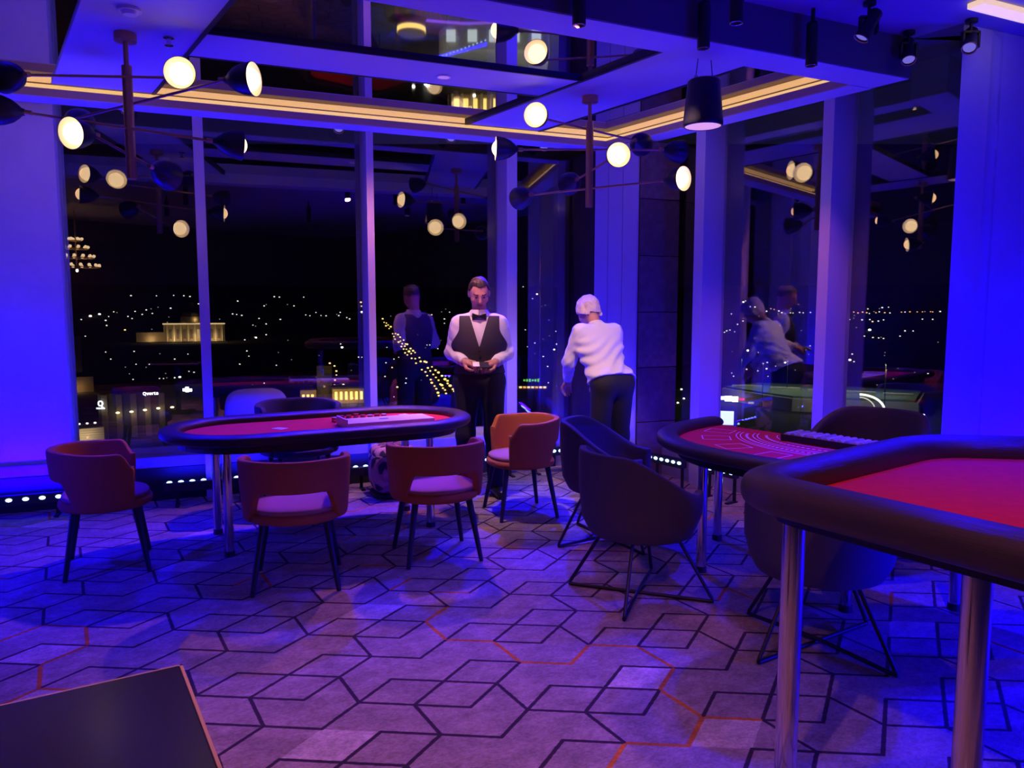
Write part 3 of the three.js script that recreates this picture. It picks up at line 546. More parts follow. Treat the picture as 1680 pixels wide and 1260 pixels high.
{ // things on the poker table
  const C = [-1.27, 5.14], ang = Math.atan2(0.47, 0.883), pl = (x, d) => railPoint(C[0], C[1], x, d, ang);
  let q = pl(0.40, -0.10);
  const b = thing('game_box', 'flat pale box with a raised left end on the poker table', 'box', W(q[0], 0.729, q[1]), ang);
  mesh('body', box(0.62, 0.036, 0.24, 0, 0.018, 0, 0.005), M.white, b);
  mesh('end_wall', box(0.012, 0.062, 0.25, -0.313, 0.031, 0, 0.003), M.white, b);
  mesh('label_patch', new THREE.CylinderGeometry(0.035, 0.035, 0.002, 24).scale(1, 1, 0.6).translate(-0.02, 0.037, 0), std({ color: lin(0.12, 0.10, 0.25), roughness: 0.6 }), b);
  const chip = new THREE.CylinderGeometry(0.0195, 0.0195, 0.0034, 18);
  for (let s = 0; s < 8; s++) {
    const r = pl(0.10 + s * 0.052, 0.15 + (rnd() - 0.5) * 0.01), n = 9 + Math.floor(rnd() * 5);
    for (let k = 0; k < n; k++) {
      const o = single('poker_chip', chip, k % 5 === 3 ? M.chipPale : M.chipRed, `${k === n - 1 ? 'top' : k % 5 === 3 ? 'pale' : 'red'} chip in the ${['first', 'second', 'third', 'fourth', 'fifth', 'sixth', 'seventh', 'eighth'][s]} chip stack from the left on the poker table`, 'chip', 'chip stacks on the poker table');
      o.position.copy(W(r[0] + (rnd() - 0.5) * 0.002, 0.7297 + 0.0017 + k * 0.0036, r[1] + (rnd() - 0.5) * 0.002));
    }
  }
  q = pl(0.62, 0.14);
  const deck = thing('card_deck', 'pack of playing cards behind the pale box', 'cards', W(q[0], 0.729, q[1]), 0.7);
  mesh('cards', box(0.063, 0.018, 0.088, 0, 0.009, 0), M.white, deck);
  q = pl(-0.30, 0.02);
  const card = single('playing_card', box(0.063, 0.0012, 0.088, 0, 0.0006, 0), M.white, 'single small playing card on the poker felt', 'card'); card.position.copy(W(q[0], 0.7288, q[1])); card.rotation.y = 1.1;
}

// ------------------------------------------------------------------ chairs
function shellSweep(phiMax, n, R, top, bot, thick, flare, lowR) {
  // upholstered shell around the seat: at every angle an upright rounded slab from bot to top
  const prof = 26;
  const sect = (ph, v) => {
    const t0 = top(ph), b0 = bot(ph), h = (t0 - b0) / 2, m = (t0 + b0) / 2, e = 0.32;
    const a = v * 2 * Math.PI, c = Math.sign(Math.cos(a)) * Math.abs(Math.cos(a)) ** e, s = Math.sign(Math.sin(a)) * Math.abs(Math.sin(a)) ** e;
    const y = m + s * h, r = c * thick / 2 + flare(y);
    return [(R[0] + r) * Math.sin(ph), y, -(R[1] + r) * Math.cos(ph)];
  };
  const body = gridGeo(n, prof, (u, v) => sect(mix(-phiMax, phiMax, u), v), false, true);
  const caps = [-phiMax, phiMax].map((ph, i) => gridGeo(6, prof, (u, v) => { const p = sect(ph, v), q = sect(ph, 0.5 - v), c = [(p[0] + q[0]) / 2, (p[1]), (p[2] + q[2]) / 2]; const k = Math.cos(u * Math.PI / 2), f = Math.sin(u * Math.PI / 2) * thick * 0.5 * (i ? 1 : -1); return [mix(c[0], p[0], k) + Math.cos(ph) * f, p[1], mix(c[2], p[2], k) + Math.sin(ph) * f]; }, false, true));
  return mergeGeometries([body, ...caps].map(g => g.toNonIndexed()));
}
function cushionGeo(rx, rz, y0, y1, e = 2.6) {
  const m = (y0 + y1) / 2, h = (y1 - y0) / 2;
  return gridGeo(40, 16, (u, v) => { const a = u * 2 * Math.PI, b = (v - 0.5) * Math.PI, c = Math.abs(Math.cos(b)) ** 0.35, ca = Math.cos(a), sa = Math.sin(a), k = (Math.abs(ca) ** e + Math.abs(sa) ** e) ** (-1 / e); return [rx * k * ca * c, m + h * Math.sign(Math.sin(b)) * Math.abs(Math.sin(b)) ** 0.7, -rz * k * sa * c]; }, true, false);
}
const deg = Math.PI / 180;
const chairGeo = {
  back: shellSweep(122 * deg, 64, [0.262, 0.25],
    ph => 0.768 - 0.015 * smooth(30, 95, Math.abs(ph) / deg) - 0.09 * smooth(104, 123, Math.abs(ph) / deg) ** 2,
    ph => mix(0.585, 0.405, smooth(38, 62, Math.abs(ph) / deg)), 0.046, y => 0.07 * (y - 0.45)),
  pan: cushionGeo(0.262, 0.25, 0.385, 0.462, 2.2),
  seat: cushionGeo(0.240, 0.232, 0.44, 0.492, 2.3),
  legs: [[-1, -1], [1, -1], [-1, 1], [1, 1]].map(([a, b]) => cyl(0.013, 0.021, V(a * 0.225, 0, b * 0.215), V(a * 0.165, 0.40, b * 0.155), 16)),
};
function diningChair(X, D, fx, fd, label, mats = [M.orange, M.pinkSeat], group = 'orange tub dining chairs', y = 0) {
  const g = thing('dining_chair', label, 'chair', W(X, y, D), Math.atan2(fx, -fd), group);
  mesh('backrest', chairGeo.back, mats[0], g); mesh('seat_pan', chairGeo.pan, mats[0], g); mesh('seat_cushion', chairGeo.seat, mats[1], g);
  for (const l of chairGeo.legs) mesh('leg', l, M.black, g);
  g.scale.y = 0.945;
  return g;
}
diningChair(-2.40, 4.42, 0.90, 0.43, 'orange tub chair nearest the left blue pillar');
diningChair(-1.205, 4.165, -0.22, 0.97, 'orange tub chair seen from behind, left of the two before the poker table');
diningChair(-0.47, 4.62, -0.34, 0.94, 'orange tub chair seen from behind at the right of the poker table');
diningChair(0.06, 5.60, -0.93, -0.30, 'orange tub chair turned sideways in front of the standing man');
{ const g = diningChair(-1.64, 5.80, 0.47, -0.883, 'dark tub chair behind the poker table', [M.navy, M.navy], 'dark chair behind the poker table'); g.scale.setScalar(1.06); }

const tubGeo = {
  shell: shellSweep(138 * deg, 72, [0.30, 0.295],
    ph => 0.765 - 0.20 * smooth(35, 125, Math.abs(ph) / deg),
    ph => 0.335, 0.05, y => -0.045 * (1 - smooth(0.32, 0.46, y)) + 0.03 * (y - 0.45)),
  pan: cushionGeo(0.265, 0.26, 0.325, 0.40, 2.0),
  seat: cushionGeo(0.275, 0.27, 0.37, 0.475, 2.3),
};
const baseLoop = s => tube([V(-0.13 * s, 0.34, -0.13), V(-0.275 * s, 0.012, -0.275), V(-0.26 * s, 0.010, -0.26), V(0, 0.01 + 0.016 * (s > 0 ? 1 : 0), 0), V(0.26 * s, 0.010, 0.26), V(0.275 * s, 0.012, 0.275), V(0.13 * s, 0.34, 0.13)], 0.0095, 80, 8);
const loops = [baseLoop(1), baseLoop(-1)];
function tubChair(X, D, fx, fd, label, sc = 1) {
  const g = thing('armchair', label, 'armchair', W(X, 0, D), Math.atan2(fx, -fd), 'dark tub armchairs on wire bases'); g.scale.set(sc, sc * 1.04, sc);
  mesh('shell', tubGeo.shell, M.navy, g); mesh('seat_pan', tubGeo.pan, M.navy, g); mesh('seat_cushion', tubGeo.seat, M.navy, g);
  for (const l of loops) mesh('wire_leg', l, M.black, g);
  return g;
}
tubChair(0.68, 3.955, 0.90, 0.42, 'dark tub armchair on a wire base, nearest the middle of the room');
tubChair(0.64, 4.93, 0.93, -0.30, 'dark tub armchair standing just behind another before the bending woman');
tubChair(1.385, 3.345, 0.22, 0.97, 'dark tub armchair behind the chrome leg of the tall table');
tubChair(2.21, 4.72, -0.75, -0.65, 'dark armchair with rounded back behind the chip tray', 1.1);

{ // cushion on the sill, patterned pouf on the floor
  const g = thing('cushion', 'large upright blue-lit cushion on the sill behind the poker table', 'cushion', W(-2.154, sillTop, 6.38), Math.atan2(0.378, 0.9257));
  mesh('cover', gridGeo(48, 24, (u, v) => { const a = u * 2 * Math.PI, b = (v - 0.5) * Math.PI, e = 4, ca = Math.cos(a), sa = Math.sin(a), k = (Math.abs(ca) ** e + Math.abs(sa) ** e) ** (-1 / e), c = Math.abs(Math.cos(b)) ** 0.45; return [0.25 * k * ca * c, 0.25 + 0.25 * k * sa * c, 0.06 * Math.sin(b)]; }, true, false), M.cushion, g);
  mesh('piping', new THREE.TubeGeometry(new THREE.CatmullRomCurve3(Array.from({ length: 40 }, (_, i) => { const a = i / 40 * 2 * Math.PI, ca = Math.cos(a), sa = Math.sin(a), k = (ca ** 4 + sa ** 4) ** -0.25; return V(0.25 * k * ca, 0.25 + 0.25 * k * sa, 0); }), true), 80, 0.006, 6, true), M.cushion, g);
  const pat = texture(256, (x, y) => { const v = Math.sin((x + 30 * Math.sin(y / 24)) / 13) + Math.sin((y + 40 * nB[y * 256 + x]) / 17); return v > 0.55 ? [52, 30, 60] : v > -0.2 ? [176, 120, 120] : [196, 150, 140]; }, true, 1.5);
  const q = thing('patterned_pouf', 'patterned fabric pouf on the floor behind the poker table', 'pouf', W(-0.98, 0, 6.18), 0.4);
  mesh('body', cushionGeo(0.19, 0.19, 0.03, 0.42, 4), std({ map: pat, roughness: 0.9 }), q);
  mesh('base', cushionGeo(0.18, 0.18, 0, 0.04, 4), M.black, q);
}

// ------------------------------------------------------------------ people (smoothly joined distance fields, meshed as surface nets)
function surfaceNet(f, lo, hi, c, color) {
  const n = [0, 1, 2].map(i => Math.ceil((hi[i] - lo[i]) / c) + 1), [nx, ny, nz] = n, val = new Float32Array(nx * ny * nz), id = new Int32Array(nx * ny * nz).fill(-1);
  const I = (x, y, z) => (z * ny + y) * nx + x;
  for (let z = 0; z < nz; z++) for (let y = 0; y < ny; y++) for (let x = 0; x < nx; x++) val[I(x, y, z)] = f(lo[0] + x * c, lo[1] + y * c, lo[2] + z * c);
  const pos = [], idx = [], col = [];
  const E = []; for (let a = 0; a < 8; a++) for (const b of [1, 2, 4]) if (!(a & b)) E.push([a, a | b]);
  for (let z = 0; z < nz - 1; z++) for (let y = 0; y < ny - 1; y++) for (let x = 0; x < nx - 1; x++) {
    const v = []; let s = 0; for (let k = 0; k < 8; k++) { v[k] = val[I(x + (k & 1), y + (k >> 1 & 1), z + (k >> 2))]; if (v[k] < 0) s++; }
    if (s === 0 || s === 8) continue;
    let p = [0, 0, 0], m = 0;
    for (const [a, b] of E) if ((v[a] < 0) !== (v[b] < 0)) { const t = v[a] / (v[a] - v[b]); for (let k = 0; k < 3; k++) p[k] += mix(a >> k & 1, b >> k & 1, t); m++; }
    id[I(x, y, z)] = pos.length / 3; const q = [lo[0] + (x + p[0] / m) * c, lo[1] + (y + p[1] / m) * c, lo[2] + (z + p[2] / m) * c];
    pos.push(...q); if (color) col.push(...color(...q));
  }
  for (let z = 1; z < nz - 1; z++) for (let y = 1; y < ny - 1; y++) for (let x = 1; x < nx - 1; x++) {
    const a = val[I(x, y, z)] < 0;
    const quad = (p, q, r, s, flip) => { if (p < 0 || q < 0 || r < 0 || s < 0) return; if (flip) idx.push(p, r, q, p, s, r); else idx.push(p, q, r, p, r, s); };
    if (a !== val[I(x + 1, y, z)] < 0) quad(id[I(x, y - 1, z - 1)], id[I(x, y, z - 1)], id[I(x, y, z)], id[I(x, y - 1, z)], !a);
    if (a !== val[I(x, y + 1, z)] < 0) quad(id[I(x - 1, y, z - 1)], id[I(x - 1, y, z)], id[I(x, y, z)], id[I(x, y, z - 1)], !a);
    if (a !== val[I(x, y, z + 1)] < 0) quad(id[I(x - 1, y - 1, z)], id[I(x, y - 1, z)], id[I(x, y, z)], id[I(x - 1, y, z)], !a);
  }
  const g = new THREE.BufferGeometry(); g.setAttribute('position', new THREE.Float32BufferAttribute(pos, 3));
  if (color) g.setAttribute('color', new THREE.Float32BufferAttribute(col, 3));
  g.setIndex(idx); g.computeVertexNormals(); return g;
}
const smin = (a, b, k) => { const h = Math.max(k - Math.abs(a - b), 0) / k; return Math.min(a, b) - h * h * k / 4; };
const cone = (x, y, z, a, b, ra, rb) => { const dx = b[0] - a[0], dy = b[1] - a[1], dz = b[2] - a[2], t = Math.min(1, Math.max(0, ((x - a[0]) * dx + (y - a[1]) * dy + (z - a[2]) * dz) / (dx * dx + dy * dy + dz * dz))); return Math.hypot(x - a[0] - t * dx, y - a[1] - t * dy, z - a[2] - t * dz) - mix(ra, rb, t); };
const ell = (x, y, z, c, r) => { const a = Math.hypot((x - c[0]) / r[0], (y - c[1]) / r[1], (z - c[2]) / r[2]); return (a - 1) * Math.min(...r); };
function frameAt(o, f, u) {                        // local frame: forward f, up u
  const F = V(...f).normalize(), R = V(...u).cross(F).normalize(), U = F.clone().cross(R);
  return { to: (x, y, z) => [(x - o[0]) * R.x + (y - o[1]) * R.y + (z - o[2]) * R.z, (x - o[0]) * U.x + (y - o[1]) * U.y + (z - o[2]) * U.z, (x - o[0]) * F.x + (y - o[1]) * F.y + (z - o[2]) * F.z], from: (a, b, c) => [o[0] + R.x * a + U.x * b + F.x * c, o[1] + R.y * a + U.y * b + F.y * c, o[2] + R.z * a + U.z * b + F.z * c] };
}
function headField(a, b, c) {                      // head in its own frame, origin at its middle, face towards +c
  let d = ell(a, b, c, [0, 0.025, -0.012], [0.077, 0.096, 0.098]);
  d = smin(d, ell(a, b, c, [0, -0.045, 0.022], [0.058, 0.075, 0.068]), 0.05);
  d = smin(d, ell(a, b, c, [0, -0.092, 0.052], [0.026, 0.022, 0.026]), 0.03);            // chin
  d = smin(d, cone(a, b, c, [-0.028, 0.022, 0.079], [0.028, 0.022, 0.079], 0.011, 0.011), 0.018); // brow
  d = smin(d, cone(a, b, c, [0, 0.012, 0.088], [0, -0.028, 0.108], 0.007, 0.013), 0.014); // nose
  d = smin(d, ell(a, b, c, [0, -0.062, 0.082], [0.024, 0.010, 0.012]), 0.012);            // lips
  for (const s of [-1, 1]) {
    d = Math.max(d, -(Math.hypot(a - s * 0.031, (b - 0.002) * 1.3, c - 0.098) - 0.016));
    d = smin(d, Math.hypot(a - s * 0.031, b - 0.001, c - 0.074) - 0.0135, 0.006);
    d = smin(d, ell(a, b, c, [s * 0.08, -0.008, -0.012], [0.010, 0.032, 0.019]), 0.008);  // ears
    d = smin(d, ell(a, b, c, [s * 0.042, -0.03, 0.06], [0.022, 0.02, 0.022]), 0.02);      // cheeks
  }
  return d;
}
function handField(fr, side, curl, spread = 1) {   // palm, four fingers and a thumb; c forward along the fingers, a sideways
  const L = [0.070, 0.080, 0.074, 0.058], segs = [];
  for (let i = 0; i < 4; i++) {
    let p = [side * (0.030 - i * 0.020) * spread, 0, 0.088 - Math.abs(i - 1) * 0.004], ang = 0.15;
    for (let s = 0; s < 3; s++) { ang += curl * (0.8 + 0.25 * s); const l = L[i] * [0.45, 0.31, 0.24][s], q = [p[0] * (1 - 0.02 * s), p[1] - Math.sin(ang) * l, p[2] + Math.cos(ang) * l]; segs.push([p, q, 0.0098 - 0.0009 * s, 0.0092 - 0.0011 * s]); p = q; }
  }
  const th = [[side * 0.030, -0.008, 0.022], [side * 0.056, -0.020, 0.052], [side * 0.052, -0.032, 0.082], [side * 0.042, -0.038, 0.104]];
  return (x, y, z) => {
    const [a, b, c] = fr.to(x, y, z);
    if (Math.abs(a) > 0.14 || Math.abs(b) > 0.14 || c > 0.24 || c < -0.1) return Math.hypot(Math.max(Math.abs(a) - 0.1, 0), Math.max(Math.abs(b) - 0.1, 0), Math.max(c - 0.2, -c - 0.06, 0)) + 0.02;
    let d = smin(cone(a, b, c, [side * 0.020, 0, 0.02], [side * 0.024, 0, 0.080], 0.017, 0.014), cone(a, b, c, [-side * 0.018, 0, 0.02], [-side * 0.026, 0, 0.075], 0.017, 0.013), 0.03);
    d = smin(d, cone(a, b, c, [0, 0, -0.04], [0, 0, 0.03], 0.025, 0.026), 0.02);
    for (const [p, q, ra, rb] of segs) d = smin(d, cone(a, b, c, p, q, ra, rb), 0.005);
    for (let k = 0; k < 3; k++) d = smin(d, cone(a, b, c, th[k], th[k + 1], [0.015, 0.012, 0.0105][k], [0.012, 0.0105, 0.0085][k]), 0.006);
    return d;
  };
}
const merge2 = list => mergeGeometries(list.map(g => { const n = g.index ? g.toNonIndexed() : g; return n; }));
function bounds(pts, m) { const lo = [9, 9, 9], hi = [-9, -9, -9]; for (const p of pts) for (let k = 0; k < 3; k++) { lo[k] = Math.min(lo[k], p[k] - m); hi[k] = Math.max(hi[k], p[k] + m); } return [lo, hi]; }
const SK = { skin: [0.50, 0.24, 0.17], lip: [0.42, 0.13, 0.11] };
M.skin = std({ color: lin(1, 1, 1), vertexColors: true, roughness: 0.55 });
M.shirt = std({ color: lin(0.66, 0.64, 0.66), roughness: 0.8, bumpMap: grain2, bumpScale: 0.0006 });
M.vest = std({ color: lin(0.030, 0.022, 0.036), roughness: 0.75 });
M.trousers = std({ color: lin(0.012, 0.012, 0.018), roughness: 0.8 });
M.darkHair = std({ color: lin(0.022, 0.009, 0.006), roughness: 0.6, bumpMap: grain1, bumpScale: 0.003 });
M.blondHair = std({ color: lin(0.62, 0.50, 0.42), roughness: 0.65, bumpMap: grain1, bumpScale: 0.004 });
M.shoe = std({ color: lin(0.01, 0.01, 0.01), roughness: 0.3 });
M.satin = std({ color: lin(0.012, 0.008, 0.012), roughness: 0.35 });

function person(spec, label, X, D, turn) {
  const J = spec, g = thing('person', label, 'person', W(X, 0, D), turn);
  const sc = J.wide ?? 1;
  // trunk along the spine, flattened front to back
  const spine = frameAt(J.pelvis, J.front, [J.neck[0] - J.pelvis[0], J.neck[1] - J.pelvis[1], J.neck[2] - J.pelvis[2]]);
  const sl = Math.hypot(J.neck[0] - J.pelvis[0], J.neck[1] - J.pelvis[1], J.neck[2] - J.pelvis[2]);
  const trunk = (x, y, z) => {
    let [a, b, c] = spine.to(x, y, z); b /= sl; c -= J.hunch * Math.sin(Math.PI * Math.min(1, Math.max(0, b))) * -1;
    const q = c * 1.42, B = b * sl;
    let d = cone(a, B, q, [-0.055, -0.01, 0], [0.055, -0.01, 0], 0.118 * sc, 0.118 * sc);
    d = smin(d, cone(a, B, q, [0, sl * 0.10, 0], [0, sl * 0.42, 0], 0.150 * sc, 0.148 * sc), 0.06);
    d = smin(d, cone(a, B, q, [-0.06, sl * 0.62, 0], [0.06, sl * 0.62, 0], 0.135 * sc, 0.135 * sc), 0.08);
    d = smin(d, cone(a, B, q, [-0.115 * sc, sl * 0.83, 0], [0.115 * sc, sl * 0.83, 0], 0.072, 0.072), 0.09);
    return d * 0.8;
  };
  const hf = frameAt(J.head, J.look, J.headUp);
  const neckTop = hf.from(0, -0.06, -0.02);
  const neck = (x, y, z) => cone(x, y, z, J.neck, neckTop, 0.058 * sc, 0.052 * sc);
  const arm = (s, k) => (x, y, z) => smin(cone(x, y, z, J.sh[s], J.el[s], 0.058 * k, 0.044 * k), cone(x, y, z, J.el[s], J.wr[s], 0.043 * k, 0.029 * k), 0.03);
  const leg = (s, e) => (x, y, z) => smin(cone(x, y, z, J.hip[s], J.kn[s], 0.088 * sc + e, 0.060 + e), cone(x, y, z, J.kn[s], J.an[s], 0.058 + e, 0.044 + e * 1.4), 0.04);
  const al = arm(0, 1), ar = arm(1, 1), ll = leg(0, 0), lr = leg(1, 0);
  const bodyF = (x, y, z) => { let d = smin(trunk(x, y, z), neck(x, y, z), 0.05); d = smin(d, al(x, y, z), 0.04); d = smin(d, ar(x, y, z), 0.04); d = smin(d, ll(x, y, z), 0.05); return smin(d, lr(x, y, z), 0.05); };
  const all = [J.pelvis, J.neck, ...J.sh, ...J.el, ...J.wr, ...J.hip, ...J.kn, ...J.an];
  const skinC = () => SK.skin, [lo, hi] = bounds(all, 0.2);
  const headC = (x, y, z) => { const [a, b, c] = hf.to(x, y, z); if (c > 0.06 && Math.abs(b + 0.062) < 0.012 && Math.abs(a) < 0.026) return SK.lip; for (const s of [-1, 1]) { const e = Math.hypot(a - s * 0.031, b - 0.002, c - 0.085); if (e < 0.0075) return [0.02, 0.015, 0.012]; if (c > 0.07 && Math.abs(b - 0.026) < 0.005 && Math.abs(a - s * 0.033) < 0.018) return [0.06, 0.025, 0.016]; } return SK.skin; };
  const headB = bounds([hf.from(0, 0, 0)], 0.165);
  const parts = [surfaceNet(bodyF, lo, hi, 0.014, skinC), surfaceNet((x, y, z) => { const [a, b, c] = hf.to(x, y, z); return smin(headField(a, b, c), neck(x, y, z), 0.02); }, ...headB, 0.004, headC)];
  const hands = [0, 1].map(s => { const fr = frameAt(J.wr[s], J.handF[s], J.handU[s]); const hfun = handField(fr, s ? 1 : -1, J.curl[s]); return surfaceNet(hfun, ...bounds([fr.from(0, -0.02, 0.07)], 0.14), 0.0034, skinC); });
  mesh('body', merge2([...parts, ...hands]), M.skin, g);
  // hair: a cap over the skull with a hairline
  mesh('hair', surfaceNet((x, y, z) => { const [a, b, c] = hf.to(x, y, z); const d = headField(a, b, c) - J.hair.t - 0.0022 * Math.sin(a * 260 + 3 * Math.sin(c * 60)) * Math.sin(b * 210 + c * 240) - 0.003 * Math.sin(a * 70 + b * 50) * Math.sin(c * 80); const line = J.hair.line(a, b, c); return Math.max(d, -line); }, ...bounds([hf.from(0, 0, 0)], 0.175), 0.004), J.hair.mat, g);
  // shirt with sleeves, trousers, shoes
  const sleeve = [0, 1].map(s => (x, y, z) => { const w = 0.004 * Math.sin(y * 70 + x * 40) * Math.sin(z * 60 + y * 25); let d = smin(cone(x, y, z, J.sh[s], J.el[s], 0.068, 0.056), cone(x, y, z, J.el[s], J.wr[s], 0.055, 0.040), 0.03) - w; const t = frameAt(J.wr[s], [J.wr[s][0] - J.el[s][0], J.wr[s][1] - J.el[s][1], J.wr[s][2] - J.el[s][2]], [0.1, 1, 0.2]).to(x, y, z)[2]; return Math.max(d, t + (J.cuff ?? 0.005)); });
  const hemF = J.hem;
  const foldF = J.folds || (() => 0);
  mesh('shirt', surfaceNet((x, y, z) => { let d = smin(trunk(x, y, z) - 0.016 - foldF(x, y, z), neck(x, y, z) - 0.012 + Math.max(0, 0), 0.03); d = Math.max(d, spine.to(x, y, z)[1] - sl - 0.035); d = Math.max(d, -hemF(...spine.to(x, y, z))); d = smin(d, sleeve[0](x, y, z), 0.03); return smin(d, sleeve[1](x, y, z), 0.03); }, lo, hi, 0.009), M.shirt, g);
  const tl = leg(0, 0.016), tr = leg(1, 0.016);
  mesh('trousers', surfaceNet((x, y, z) => { let d = Math.max(trunk(x, y, z) - 0.010, spine.to(x, y, z)[1] - J.waist); d = smin(d, smin(tl(x, y, z), tr(x, y, z), 0.02), 0.05); return Math.max(d, 0.055 - y); }, lo, [hi[0], J.pelvis[1] + 0.3, hi[2]], 0.010), M.trousers, g);
  for (const s of [0, 1]) { const a = J.an[s], f = J.toe[s]; mesh('shoe', surfaceNet((x, y, z) => Math.max(smin(cone(x, y, z, [a[0], 0.055, a[2]], [a[0] + f[0] * 0.15, 0.036, a[2] + f[1] * 0.15], 0.050, 0.042), cone(x, y, z, [a[0] - f[0] * 0.04, 0.04, a[2] - f[1] * 0.04], [a[0], 0.09, a[2]], 0.044, 0.046), 0.02), 0.001 - y), ...bounds([[a[0], 0.05, a[2]], [a[0] + f[0] * 0.15, 0.04, a[2] + f[1] * 0.15]], 0.11), 0.008), M.shoe, g); }
  return { g, trunk, spine, sl, hf, neck, lo, hi };
}
// standing man in waistcoat and bow tie, looking down at his hands
{
  const P = person({
    pelvis: [0, 0.96, 0], neck: [0, 1.475, -0.005], front: [0, 0, 1], hunch: 0.0, head: [0.0, 1.645, 0.035], look: [0.10, -0.50, 1], headUp: [0.02, 1, 0.45],
    sh: [[-0.163, 1.40, -0.005], [0.163, 1.40, -0.005]], el: [[-0.222, 1.17, -0.05], [0.222, 1.165, -0.05]], wr: [[-0.115, 1.105, 0.155], [0.125, 1.10, 0.155]],
    hip: [[-0.10, 0.93, 0], [0.10, 0.93, 0]], kn: [[-0.115, 0.51, 0.015], [0.115, 0.51, 0.015]], an: [[-0.13, 0.09, -0.02], [0.13, 0.09, -0.02]], toe: [[-0.3, 0.95], [0.3, 0.95]],
    handF: [[0.80, -0.10, 0.55], [-0.80, -0.10, 0.55]], handU: [[0.2, 0.8, 0.5], [-0.2, 0.8, 0.5]], curl: [0.55, 0.55],
    wide: 1.03, hair: { mat: M.darkHair, t: 0.006, line: (a, b, c) => b - 0.060 - 0.35 * Math.max(0, c - 0.02) + 0.25 * Math.abs(a) * (c > 0.02 ? -1 : 0) + (c < 0.0 ? 0.9 * Math.min(0.14, -c) : 0) + (Math.abs(a) > 0.055 && c < 0.035 ? 0.03 : 0) },
    hem: (a, b, c) => b - 0.06, waist: 0.10, folds: (x, y, z) => 0.003 * Math.sin(x * 60 + y * 30),
  }, 'standing man in white shirt, dark waistcoat and bow tie looking down at his hands', -0.262, 6.12, 0.04);
  const { g, trunk, spine, sl, lo, hi } = P;
  mesh('waistcoat', surfaceNet((x, y, z) => {
    const [a, b, c] = spine.to(x, y, z); let d = trunk(x, y, z) - 0.026;
    d = Math.max(d, 0.045 - b + 0.02 * Math.abs(a) * (c > 0 ? 1 : 0), b - sl * 0.985);
    d = Math.max(d, Math.abs(a) - mix(0.23, 0.160, smooth(sl * 0.5, sl * 0.8, b)));                   // armholes
    const vee = Math.abs(a) - Math.max(0, (b - sl * 0.50)) * 0.30;                                     // neckline
    if (c > -0.02) d = Math.max(d, -vee * 0.9);
    else d = Math.max(d, -(Math.abs(a) - Math.max(0, b - sl * 0.9) * 1.4));
    return d;
  }, lo, [0.3, 1.55, 0.25], 0.007), M.vest, g);
  for (let k = 0; k < 4; k++) mesh('button', new THREE.SphereGeometry(0.008, 10, 8).scale(1, 1, 0.5).translate(0, 1.19 - k * 0.055, 0.148), M.satin, g);
  mesh('bow_tie', surfaceNet((x, y, z) => { const a = Math.abs(x), yy = y - 1.462, zz = z - 0.088; let d = Math.max(a - 0.056, Math.abs(yy) - 0.007 - a * 0.36, Math.abs(zz + a * 0.25) - 0.010 - a * 0.05); return smin(d, Math.hypot(x, yy, zz - 0.004) - 0.013, 0.006); }, [-0.09, 1.41, 0.03], [0.09, 1.52, 0.14], 0.003), M.satin, g);
  mesh('collar', [-1, 1].map(s => gridGeo(12, 4, (u, v) => { const a = u * 1.9, r = 0.068 + 0.014 * v; return [s * r * Math.sin(a + 0.06), 1.515 - 0.048 * v - 0.022 * Math.max(0, 1 - u * 3) * v, 0.012 + r * Math.cos(a + 0.06)]; })), new THREE.MeshStandardMaterial({ color: lin(0.72, 0.7, 0.72), roughness: 0.8, side: THREE.DoubleSide }), g);
  const w = thing('wallet', 'small dark folded wallet held between the hands of the standing man', 'wallet', W(-0.262 + 0.035, 1.09, 6.12 - 0.262), 0.15);
  const flap = mesh('cover', box(0.10, 0.010, 0.08, 0, 0, 0, 0.003), M.black, w); flap.rotation.x = 0.5; mesh('paper', box(0.05, 0.006, 0.06, -0.05, 0.008, 0), M.white, flap);
}
// woman bending towards the window, seen from behind
{
  person({
    pelvis: [0, 0.96, 0], neck: [0.0, 1.375, 0.26], front: [0, -0.5, 0.86], hunch: -0.05, head: [0.0, 1.495, 0.385], look: [0.12, -0.75, 0.75], headUp: [0, 0.75, 0.75], wide: 0.94,
    sh: [[-0.165, 1.335, 0.235], [0.165, 1.335, 0.235]], el: [[-0.225, 1.08, 0.30], [0.215, 1.09, 0.32]], wr: [[-0.16, 0.92, 0.46], [0.15, 0.92, 0.46]],
    hip: [[-0.088, 0.92, 0], [0.088, 0.92, 0]], kn: [[-0.095, 0.50, 0.03], [0.10, 0.50, 0.02]], an: [[-0.105, 0.09, -0.01], [0.105, 0.09, -0.02]], toe: [[-0.2, 0.98], [0.2, 0.98]],
    handF: [[0.25, -0.75, 0.6], [-0.25, -0.75, 0.6]], handU: [[0, 0.6, 0.75], [0, 0.6, 0.75]], curl: [0.3, 0.3], cuff: 0.01,
    hair: { mat: M.blondHair, t: 0.017, line: (a, b, c) => b - 0.03 - 0.5 * Math.max(0, c - 0.01) + (c < 0.02 ? 1.1 * Math.min(0.12, 0.02 - c) : 0) + (Math.abs(a) > 0.05 && c < 0.05 ? 0.04 : 0) },
    hem: (a, b, c) => b + 0.005, waist: 0.03, folds: (x, y, z) => 0.007 * Math.sin(y * 75 + x * 14 + 5 * Math.sin(x * 9)) * smooth(1.34, 1.2, y) + 0.02 * smooth(1.12, 0.98, y),
  }, 'woman with short fair hair in a pale shirt bending over, seen from behind', 0.80, 6.05, Math.atan2(-0.42, -0.9));
}

